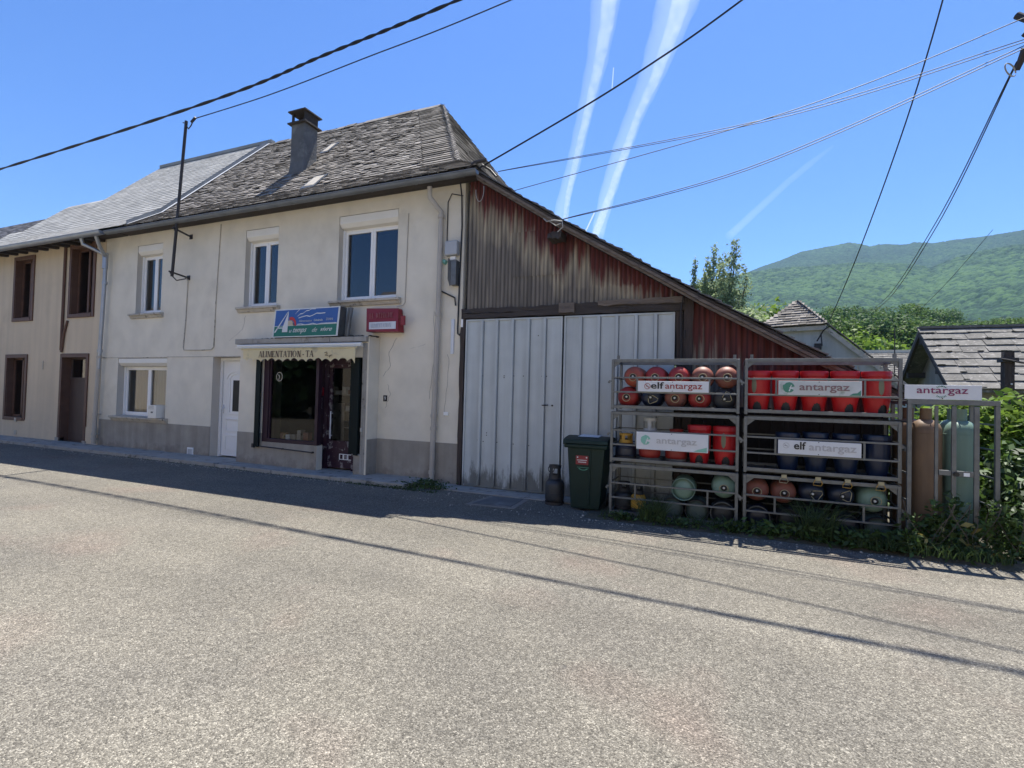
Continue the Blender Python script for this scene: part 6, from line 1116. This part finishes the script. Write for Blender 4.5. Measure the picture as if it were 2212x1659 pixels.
def shrub(name, label, loc, blobs, n, size, m, seed, group=None, cat='shrub', aspect=.5):
    t = thing(name, label, cat, loc, group=group); V, F = leafcloud(blobs, n, size, seed, aspect=aspect, hollow=.3); arr_mesh('leaves', V, F, m, t); q = MB(); r = random.Random(seed)
    for i in range(9):
        b = blobs[i % len(blobs)]; e = Vector((b[0]+r.uniform(-.5, .5)*b[3], b[1]+r.uniform(-.5, .5)*b[4], b[2]+r.uniform(-.2, .6)*b[5])); q.tube([Vector((r.uniform(-.1, .1), r.uniform(-.1, .1), -.05)), e*.5+Vector((r.uniform(-.1, .1), 0, .1)), e], [.025, .015, .006], 6)
    q.build('stems', 'bark', t, world=False); return t
shrub('leafy_shrub', 'large shrub with bright sunlit leaves behind the cylinder cage', (3.25, .9, 0), [(.0, 0, 1.0, .55, .5, .65), (.3, .3, 1.35, .5, .5, .45), (-.35, .2, 1.3, .35, .4, .45), (.5, -.3, .7, .5, .45, .5), (-.2, -.3, .5, .5, .4, .45)], 5200, .065, 'leaf_bright', 21)
shrub('low_shrub', 'dark low shrub filling the corner right of the cylinder cage', (3.15, -.55, 0), [(.0, 0, .45, .4, .45, .45), (.35, -.1, .75, .4, .4, .5), (.35, -.2, .3, .4, .35, .3), (-.05, .5, .6, .3, .3, .6)], 4200, .055, 'leaf', 22)
t = shrub('back_shrub', 'pale green shrub seen between the racks and the cage', (2.5, 1.6, 0), [(0, 0, .8, .5, .4, .8), (.5, .2, 1.0, .5, .4, .7)], 2600, .065, 'leaf_bright', 23)

# ------------------------------------------------------------------ trees
def dirpix(px, py=880): v = Fw+Rt*((px-1106)/1100)-Up*((py-829.5)/1100); return v/math.hypot(v.x, v.y)
def crown_obj(t, blobs, n, size, m, seed, hollow=.45): V, F = leafcloud(blobs, n, size, seed, hollow=hollow, aspect=.65); return arr_mesh('crown', V, F, m, t)
def tree(name, label, loc, h, cw, m, seed, n=5000, size=.3, group=None, tall=.62, low=.25):
    t = thing(name, label, 'tree', loc, group=group); r = random.Random(seed); bl = []
    for i in range(13):
        a = r.uniform(0, 6.28); f = r.random(); rad = cw*.55*math.sqrt(r.random())*(1-.45*f); z = h*(low+(1-low-.12)*f); s = cw*r.uniform(.24, .40); bl.append((rad*math.cos(a), rad*math.sin(a), z, s, s, s*r.uniform(.65, .9)))
    bl.append((0, 0, h*.6, cw*.32, cw*.32, h*.28)); crown_obj(t, bl, n, size, m, seed)
    q = MB(); tr = h*.022+.05; q.tube([(0, 0, -.5), (.05*h*.1, 0, h*.3), (-.03*h*.1, .02*h, h*.75)], [tr*1.3, tr, tr*.35], 8)
    for b in bl[:7]: z0 = h*r.uniform(.2, .45); q.tube([(0, 0, z0), (b[0]*.6, b[1]*.6, (z0+b[2])*.55), (b[0], b[1], b[2])], [tr*.5, tr*.35, tr*.12], 6)
    q.build('trunk', 'bark', t, world=False, smooth=True); return t
# poplars left of the mountain
def poplar(label, px, d, h, cw, seed, zb=0, spikes=2, lean=0, body=1):
    v = dirpix(px); loc = (CAM.x+v.x*d, CAM.y+v.y*d, zb); t = thing('poplar', label, 'tree', loc, group='poplars behind the barn'); r = random.Random(seed); bl = []
    for s_ in range(spikes):
        ox, oy = (0, 0) if s_ == 0 else (r.uniform(-.5, .5)*cw, r.uniform(-.5, .5)*cw); hh = h-(0 if s_ == 0 else r.uniform(.5, 1.3))
        for i in range(20):
            f = i/19; z = hh-4.6*(1-f); rad = cw*(.10+.36*(1-f)**.8)*r.uniform(.75, 1.3); bl.append((ox+lean*(f-1)+r.uniform(-.35, .35)*rad, oy+r.uniform(-.4, .4)*rad, z, rad*.8, rad*.8, .28))
    for i in range(8): f = i/7; bl.append((r.uniform(-.5, .5)*cw-lean, r.uniform(-.3, .3)*cw, h*(.1+.45*f), cw*.62*body, cw*.5, h*.08))
    crown_obj(t, bl, 13000, .07, 'leaf_poplar', seed, .05); q = MB(); q.tube([(-lean, 0, -.3), (-lean*.8, 0, h*.5), (0, 0, h*.95)], [.14, .07, .012], 7)
    for k in range(10): b = bl[(k*7+3) % (20*spikes)]; q.tube([(-lean*.6, 0, b[2]-1.2), (b[0]*.6, b[1]*.6, b[2]-.5), (b[0], b[1], b[2])], [.03, .02, .008], 5)
    q.build('trunk', 'bark', t, world=False); return t
D_ = 33
def ztop(py, px, d): v = Fw+Rt*((px-1106)/1100)-Up*((py-829.5)/1100); return CAM.z+d*v.z/math.hypot(v.x, v.y)
poplar('slim poplar tip at the left of the group behind the barn roof', 1497, D_, ztop(560, 1497, D_), 1.5, 61, spikes=2, lean=.25)
poplar('slender poplar second from the left behind the barn roof', 1538, D_+1, ztop(531, 1538, D_+1), 2.2, 62, spikes=3, lean=.3)
poplar('tallest poplar with the highest feathery tip behind the barn roof', 1586, D_, ztop(519, 1586, D_), 2.6, 63, spikes=2, lean=.7)
poplar('low broad poplar thicket right of the tallest tip', 1606, D_-1, ztop(584, 1606, D_-1), 3.0, 64, spikes=3, lean=.5)
def tpix(px, py_top, d, cw, lb, m='leaf_wood', seed=1, n=4500, size=.2, name='broadleaf_tree', group=None, zb=0, low=.2):
    v = dirpix(px); zt = ztop(py_top, px, d); return tree(name, lb, (CAM.x+v.x*d, CAM.y+v.y*d, zb), zt-zb, cw, m, seed, n, size, group, low=low)
tpix(1565, 622, 30, 4.5, 'pale green bushy tree at the foot of the poplars', 'leaf_poplar', 71, 6000, .13)
tpix(1640, 640, 34, 5.0, 'bright green bushy tree between the poplars and the pale rear house', 'leaf_bright', 72, 6000, .14)
tpix(1800, 724, 42, 5.5, 'bright yellow-green tree beside the roof slope of the pale rear house', 'leaf_bright', 73, 6000, .18, low=.1)
tpix(1860, 745, 46, 6.0, 'yellow-green low tree right of the brightest tree, above the distant roof', 'leaf_bright', 74, 6000, .2, low=.1)
# wooded hillside: terrain sheet plus repeated trees
def wood_z(d): return 0 if d < 45 else (d-45)*.165 if d < 150 else 17.3+(d-150)*.03
pv, pf = [], []; na, nr = 24, 16
for i in range(na+1):
    v = dirpix(1380+i*60)
    for j in range(nr+1): d = 40+j*14; pv.append((CAM.x+v.x*d, CAM.y+v.y*d, wood_z(d)-.2 if j else -.4))
for i in range(na):
    for j in range(nr): a = i*(nr+1)+j; pf.append((a, a+nr+1, a+nr+2, a+1))
mb = MB(); mb.add(pv, pf); tag(mb.build('hillside', 'grass'), kind='structure')
WG = 'trees of the wooded hillside'; WL = 'green broadleaf tree in the wooded hillside below the mountain'
protos = [tree('hillside_tree', WL, (0, 0, 0), 10, 8.5, ('leaf_wood', 'leaf_dark', 'leaf_wood')[i], 80+i, 9000, .20, WG, low=.1) for i in range(3)]
r = random.Random(44); k = 0
for row, d in enumerate((72, 84, 97, 110, 124, 138, 152)):
    px = 1590-r.random()*40
    while px < 2270:
        dd_ = d+r.uniform(-5, 5); v = dirpix(px); o = protos[k % 3] if k < 3 else copy_tree(protos[r.choice((0, 0, 1, 2, 2))]); sc = r.uniform(.8, 1.2)
        if px > 2080: sc *= .8
        z = wood_z(dd_)-.8; tt = (ztop(666+r.uniform(-4, 34)-(10 if 1830 < px < 2000 else 0)+(12 if px < 1760 else 0)+(22 if px > 2070 else 0), px, dd_)-z)/10; sc = min(sc*1.1, max(.45, tt))
        o.location = (CAM.x+v.x*dd_, CAM.y+v.y*dd_, z); o.scale = (sc, sc, sc*r.uniform(.85, 1.0)); o.rotation_euler = (0, 0, r.uniform(0, 6.28)); tag(o, WL, 'tree', WG); k += 1
        px += 1100*8.5*sc/dd_*r.uniform(.55, .8)
# ------------------------------------------------------------------ mountain covered with forest
def make_forest():
    m = bpy.data.materials.new('forest'); m.use_nodes = True; MATS['forest'] = m; n, l = nd(m); p = n['Principled BSDF']; p.inputs['Roughness'].default_value = .9; p.inputs['Specular IOR Level'].default_value = .1
    at = n.new('ShaderNodeAttribute'); at.attribute_name = 'tint'; r = n.new('ShaderNodeValToRGB'); e = r.color_ramp.elements; e[0].color = (.008, .026, .014, 1); e[1].color = (.05, .10, .03, 1); q = e.new(.5); q.color = (.018, .048, .02, 1); l.new(at.outputs['Fac'], r.inputs[0]); l.new(r.outputs[0], p.inputs['Base Color'])
make_forest()
crest = [(1300, 660), (1480, 622), (1600, 600), (1640, 583), (1690, 566), (1730, 549), (1800, 536), (1835, 529), (1862, 533), (1880, 538), (1900, 533), (1958, 534), (1975, 529), (2020, 531), (2060, 524), (2120, 518), (2212, 503), (2500, 470), (2800, 480)]
shelf = [(1300, 680), (1500, 630), (1611, 598), (1675, 588), (1746, 584), (1852, 576), (1959, 579), (2012, 587), (2065, 566), (2137, 548), (2212, 536), (2500, 510), (2800, 520)]
pxs = np.linspace(1330, 2480, 1000); cy = np.interp(pxs, *zip(*crest)); sy = np.interp(pxs, *zip(*shelf))
dirs = np.array([tuple(dirpix(a, b)) for a, b in zip(pxs, cy)]); T2 = dirs[:, 2]; T1 = np.array([dirpix(a, b).z for a, b in zip(pxs, sy)])
rs = np.concatenate([np.linspace(230, 1000, 420), np.linspace(1006, 1110, 12), np.linspace(1120, 1600, 150), np.linspace(1640, 2100, 10)])
RR, II = np.meshgrid(rs, np.arange(len(pxs)), indexing='ij'); t1, t2 = T1[II], T2[II]
X_, Y_ = CAM.x+dirs[II, 0]*RR, CAM.y+dirs[II, 1]*RR
s = np.clip((RR-230)/770, 0, 1); tn = .02+(t1-.02)*s**.85
und = .012*np.sin(X_*.021+1)*np.sin(Y_*.013)+.006*np.sin(X_*.05+Y_*.03); tn = tn+und*s*(1-s)*3
tn = np.where((RR > 1000) & (RR <= 1110), t1-(RR-1000)/110*.030, tn); s2 = np.clip((RR-1110)/490, 0, 1); tn = np.where(RR > 1110, (t1-.030)+(t2-t1+.030)*s2**.8, tn); tn = np.where(RR > 1600, t2*(1-(RR-1600)/500*.6), tn)
Z_ = CAM.z+RR*tn
def crowns(X, Y, cell, seed):
    ci, cj = np.floor(X/cell).astype(int), np.floor(Y/cell).astype(int); best = np.full(X.shape, 9e9); tint = np.zeros(X.shape); hgt = np.zeros(X.shape)
    for a in (-1, 0, 1):
        for b in (-1, 0, 1):
            i, j = ci+a, cj+b; h1 = np.modf(np.abs(np.sin(i*127.1+j*311.7+seed)*43758.5453))[0]; h2 = np.modf(np.abs(np.sin(i*269.5+j*183.3+seed)*43758.5453))[0]; h3 = np.modf(np.abs(np.sin(i*419.2+j*371.9+seed)*43758.5453))[0]
            d = np.hypot(X-(i+.1+.8*h1)*cell, Y-(j+.1+.8*h2)*cell)/(cell*(.75+.35*h3)); m_ = d < best; best = np.where(m_, d, best); tint = np.where(m_, h3, tint)
    return np.sqrt(np.clip(1-best**2, 0, 1)), tint
b1_, ti = crowns(X_, Y_, 6.0, 1.0); b2_, ti2 = crowns(X_, Y_, 2.8, 5.0)
Z_ = Z_+b1_*5.5+b2_*2.4
g = np.random.default_rng(3); big = .5+.5*np.sin(X_*.011+2*np.sin(Y_*.007))*np.sin(Y_*.009+1.3*np.sin(X_*.012)); mid = .5+.5*np.sin(X_*.06+Y_*.04+2*np.sin(X_*.023))
tint = -.08+.72*ti**1.5+.26*ti2+.34*big**1.5+.12*mid-.34*np.exp(-((RR-1380)/260)**2)*(RR > 1100)-.30*np.exp(-((RR-520)/130)**2)*(np.sin(X_*.015)*.5+.5)+.15*np.exp(-((RR-850)/140)**2); tint = np.clip(tint, 0, 1)
nr_, nc = RR.shape; idx = np.arange(nr_*nc).reshape(nr_, nc); Fm = np.stack([idx[:-1, :-1], idx[:-1, 1:], idx[1:, 1:], idx[1:, :-1]], -1).reshape(-1, 4)
mo = arr_mesh('mountain', np.stack([X_, Y_, Z_], -1).reshape(-1, 3), Fm, 'forest', smooth=True); at = mo.data.attributes.new('tint', 'FLOAT', 'POINT'); at.data.foreach_set('value', tint.astype(np.float32).ravel()); tag(mo, kind='structure')

# ------------------------------------------------------------------ the other side of the street (seen in the window reflections; row extended unseen to bounce warm light)
def opposite(x0, x1, h, m, lab, hs):
    t = thing('opposite_house', lab, 'house', ((x0+x1)/2, -17, 0), group=None); q = wall_mb(x0, x1, 0, h, hs, 14.4, 14.05); q.v = [(a, -b, c) for a, b, c in q.v]; q.build('wall', [m, 'sill'], t); q = MB(); q.box(x0+.1, x1-.1, -20, -15.2, 0, h-.1); q.build('inner', 'room_dark', t)
    q = MB(); q.add([(x0-.2, -13.9, h-.1), (x1+.1, -13.9, h-.1), (x1+.1, -17.5, h+2.6), (x0-.2, -17.5, h+2.6), (x0-.2, -21, h-.1), (x1+.1, -21, h-.1)], [(0, 1, 2, 3), (3, 2, 5, 4), (0, 3, 4), (1, 5, 2)]); q.build('roof', 'slate_dark', t)
def hol(x0, x1, h): return [(a, a+1, .9 if k % 3 else .05, 2.3) for k, a in enumerate(np.arange(x0+1.5, x1-1.5, 3.6))]+[(a, a+1, 3.3, 4.6) for a in np.arange(x0+1.5, x1-1.5, 3.6) if h > 4.9]
for x0, x1, h, m, lab in ((-52, -36.2, 5.2, 'stone_sunny', 'sunlit pale stone house across the street, reflected in the ground floor window'), (-36, -27.5, 5.0, 'wall', 'low cream house across the street, reflected in the shop window'), (-19.6, -8.2, 5.2, 'stone_sunny', 'pale stone house facing the shop across the street'), (-8, 4.8, 5.0, 'wall', 'unseen cream house behind the viewpoint, added to bounce light'), (5, 20, 5.2, 'stone_sunny', 'unseen pale stone house facing the gas racks, added to bounce light')): opposite(x0, x1, h, m, lab, hol(x0, x1, h))
for i, (x, y, h, cw, lb) in enumerate(((-23.6, -17, 6.5, 8, 'tall dark green tree in the gap between the houses across the street'), (-9, -27, 9, 9, 'broad dark green tree behind the houses across the street'))):
    tree('street_tree', lb, (x, y, 0), h, cw, 'leaf_dark', 95+i, 2500, .28, 'trees across the street', low=.05)
mb = MB(); n = 40; vs = []
for i in range(n+1):
    x = -260+i*9.5
    for j, (y, z) in enumerate(((-60, -.25), (-110, 10), (-170, 30), (-230, 44), (-280, 30))): vs.append((x, y, z*(1+.18*math.sin(i*.6)+.08*math.sin(i*1.9+j)) if z > 0 else z))
mb.add(vs, [(i*5+j, (i+1)*5+j, (i+1)*5+j+1, i*5+j+1) for i in range(n) for j in range(4)]); tag(mb.build('south_hill', 'leaf_dark'), kind='structure')

# ------------------------------------------------------------------ contrails, high in the sky
def volmat(name, dens, col=(1, 1, 1)):
    m = bpy.data.materials.new(name); m.use_nodes = True; MATS[name] = m; n, l = nd(m); n.remove(n['Principled BSDF']); v = n.new('ShaderNodeVolumePrincipled'); v.inputs['Color'].default_value = tuple(col)+(1,); v.inputs['Density'].default_value = dens; v.inputs['Anisotropy'].default_value = .25; l.new(v.outputs[0], n['Material Output'].inputs['Volume'])
volmat('contrail', .00075, (.93, .97, 1)); volmat('contrail_faint', .00014, (.9, .96, 1)); volmat('contrail_thin', .006); volmat('haze', .00013, (.34, .62, 1.0))
n_, l_ = nd(MATS['contrail']); tcn = n_.new('ShaderNodeTexCoord'); nzn = n_.new('ShaderNodeTexNoise'); nzn.inputs['Scale'].default_value = .0035; nzn.inputs['Detail'].default_value = 4; l_.new(tcn.outputs['Object'], nzn.inputs[0])
mrn = n_.new('ShaderNodeMapRange'); mrn.inputs[1].default_value = .36; mrn.inputs[2].default_value = .64; mrn.inputs[3].default_value = .00012; mrn.inputs[4].default_value = .00068; l_.new(nzn.outputs[0], mrn.inputs[0])
for v_ in n_:
    if v_.type == 'PRINCIPLED_VOLUME': l_.new(mrn.outputs[0], v_.inputs['Density'])
HC = 9000
def skyp(px, py): v = (Fw+Rt*((px-1106)/1100)-Up*((py-829.5)/1100)).normalized(); t_ = HC/v.z; return CAM+v*t_, t_
def contrail(lab, pts, m, seed, wob=.035, n=140, flat=.7):
    """pts: (px, py, width px)"""
    t = thing('contrail', lab, 'contrail', skyp(pts[0][0], pts[0][1])[0]); r = random.Random(seed); P, Rr = [], []; ph = [r.uniform(0, 6) for _ in range(4)]
    q3 = [(skyp(a, b)[0], w_/1100*skyp(a, b)[1]*.5) for a, b, w_ in pts]
    for i in range(n+1):
        f = i/n*(len(q3)-1); k = min(int(f), len(q3)-2); h_ = f-k; p = q3[k][0].lerp(q3[k+1][0], h_); w_ = q3[k][1]*(1-h_)+q3[k+1][1]*h_
        w_ *= 1+wob*(math.sin(i*.9+ph[0])*.5+math.sin(i*2.1+ph[1])*.4+r.uniform(-.5, .5)); p = p+Vector((w_*wob*math.sin(i*.45+ph[2]), 0, 0)); P.append(p); Rr.append(w_)
    mb = MB(); mb.tube(P, Rr, 20); mb.build('vapour', m, t, smooth=True); return t
c1_ = contrail('broad white contrail, left one of the big pair', [(1324, -60, 30), (1309, 60, 24), (1291, 150, 19), (1268, 250, 16), (1250, 320, 13), (1226, 430, 12), (1215, 540, 10)], 'contrail', 1)
contrail('faint vapour veil beside the left contrail', [(1318, -60, 56), (1292, 120, 40), (1262, 250, 30), (1240, 350, 28), (1212, 450, 26), (1202, 520, 24)], 'contrail_faint', 2)
contrail('broad white contrail, right one of the big pair', [(1486, -60, 36), (1458, 50, 27), (1415, 170, 19), (1378, 250, 14), (1350, 330, 16), (1318, 420, 15), (1285, 510, 16), (1275, 560, 16)], 'contrail', 3)
contrail('faint vapour veil beside the right contrail', [(1480, -60, 82), (1448, 50, 62), (1405, 170, 44), (1370, 250, 36), (1340, 330, 36), (1312, 420, 32), (1290, 510, 26)], 'contrail_faint', 4)
contrail('very short bright contrail high between the two big ones', [(1325.5, 146, 2.2), (1322, 192, 2.2)], 'contrail_thin', 5, 0.02, 8)
contrail('very short bright contrail low beside the right big contrail', [(1284, 460, 3.0), (1264, 502, 2.6)], 'contrail_thin', 6, 0.02, 8)
contrail('faint diagonal vapour streak above the poplars', [(1575, 510, 16), (1640, 450, 14), (1700, 395, 12), (1745, 358, 12), (1800, 315, 5)], 'contrail_faint', 7)

# ------------------------------------------------------------------ air
mb = MB(); mb.box(-2600, 2600, -2600, 2600, -1.4, 640); tag(mb.build('haze', 'haze'), kind='stuff')
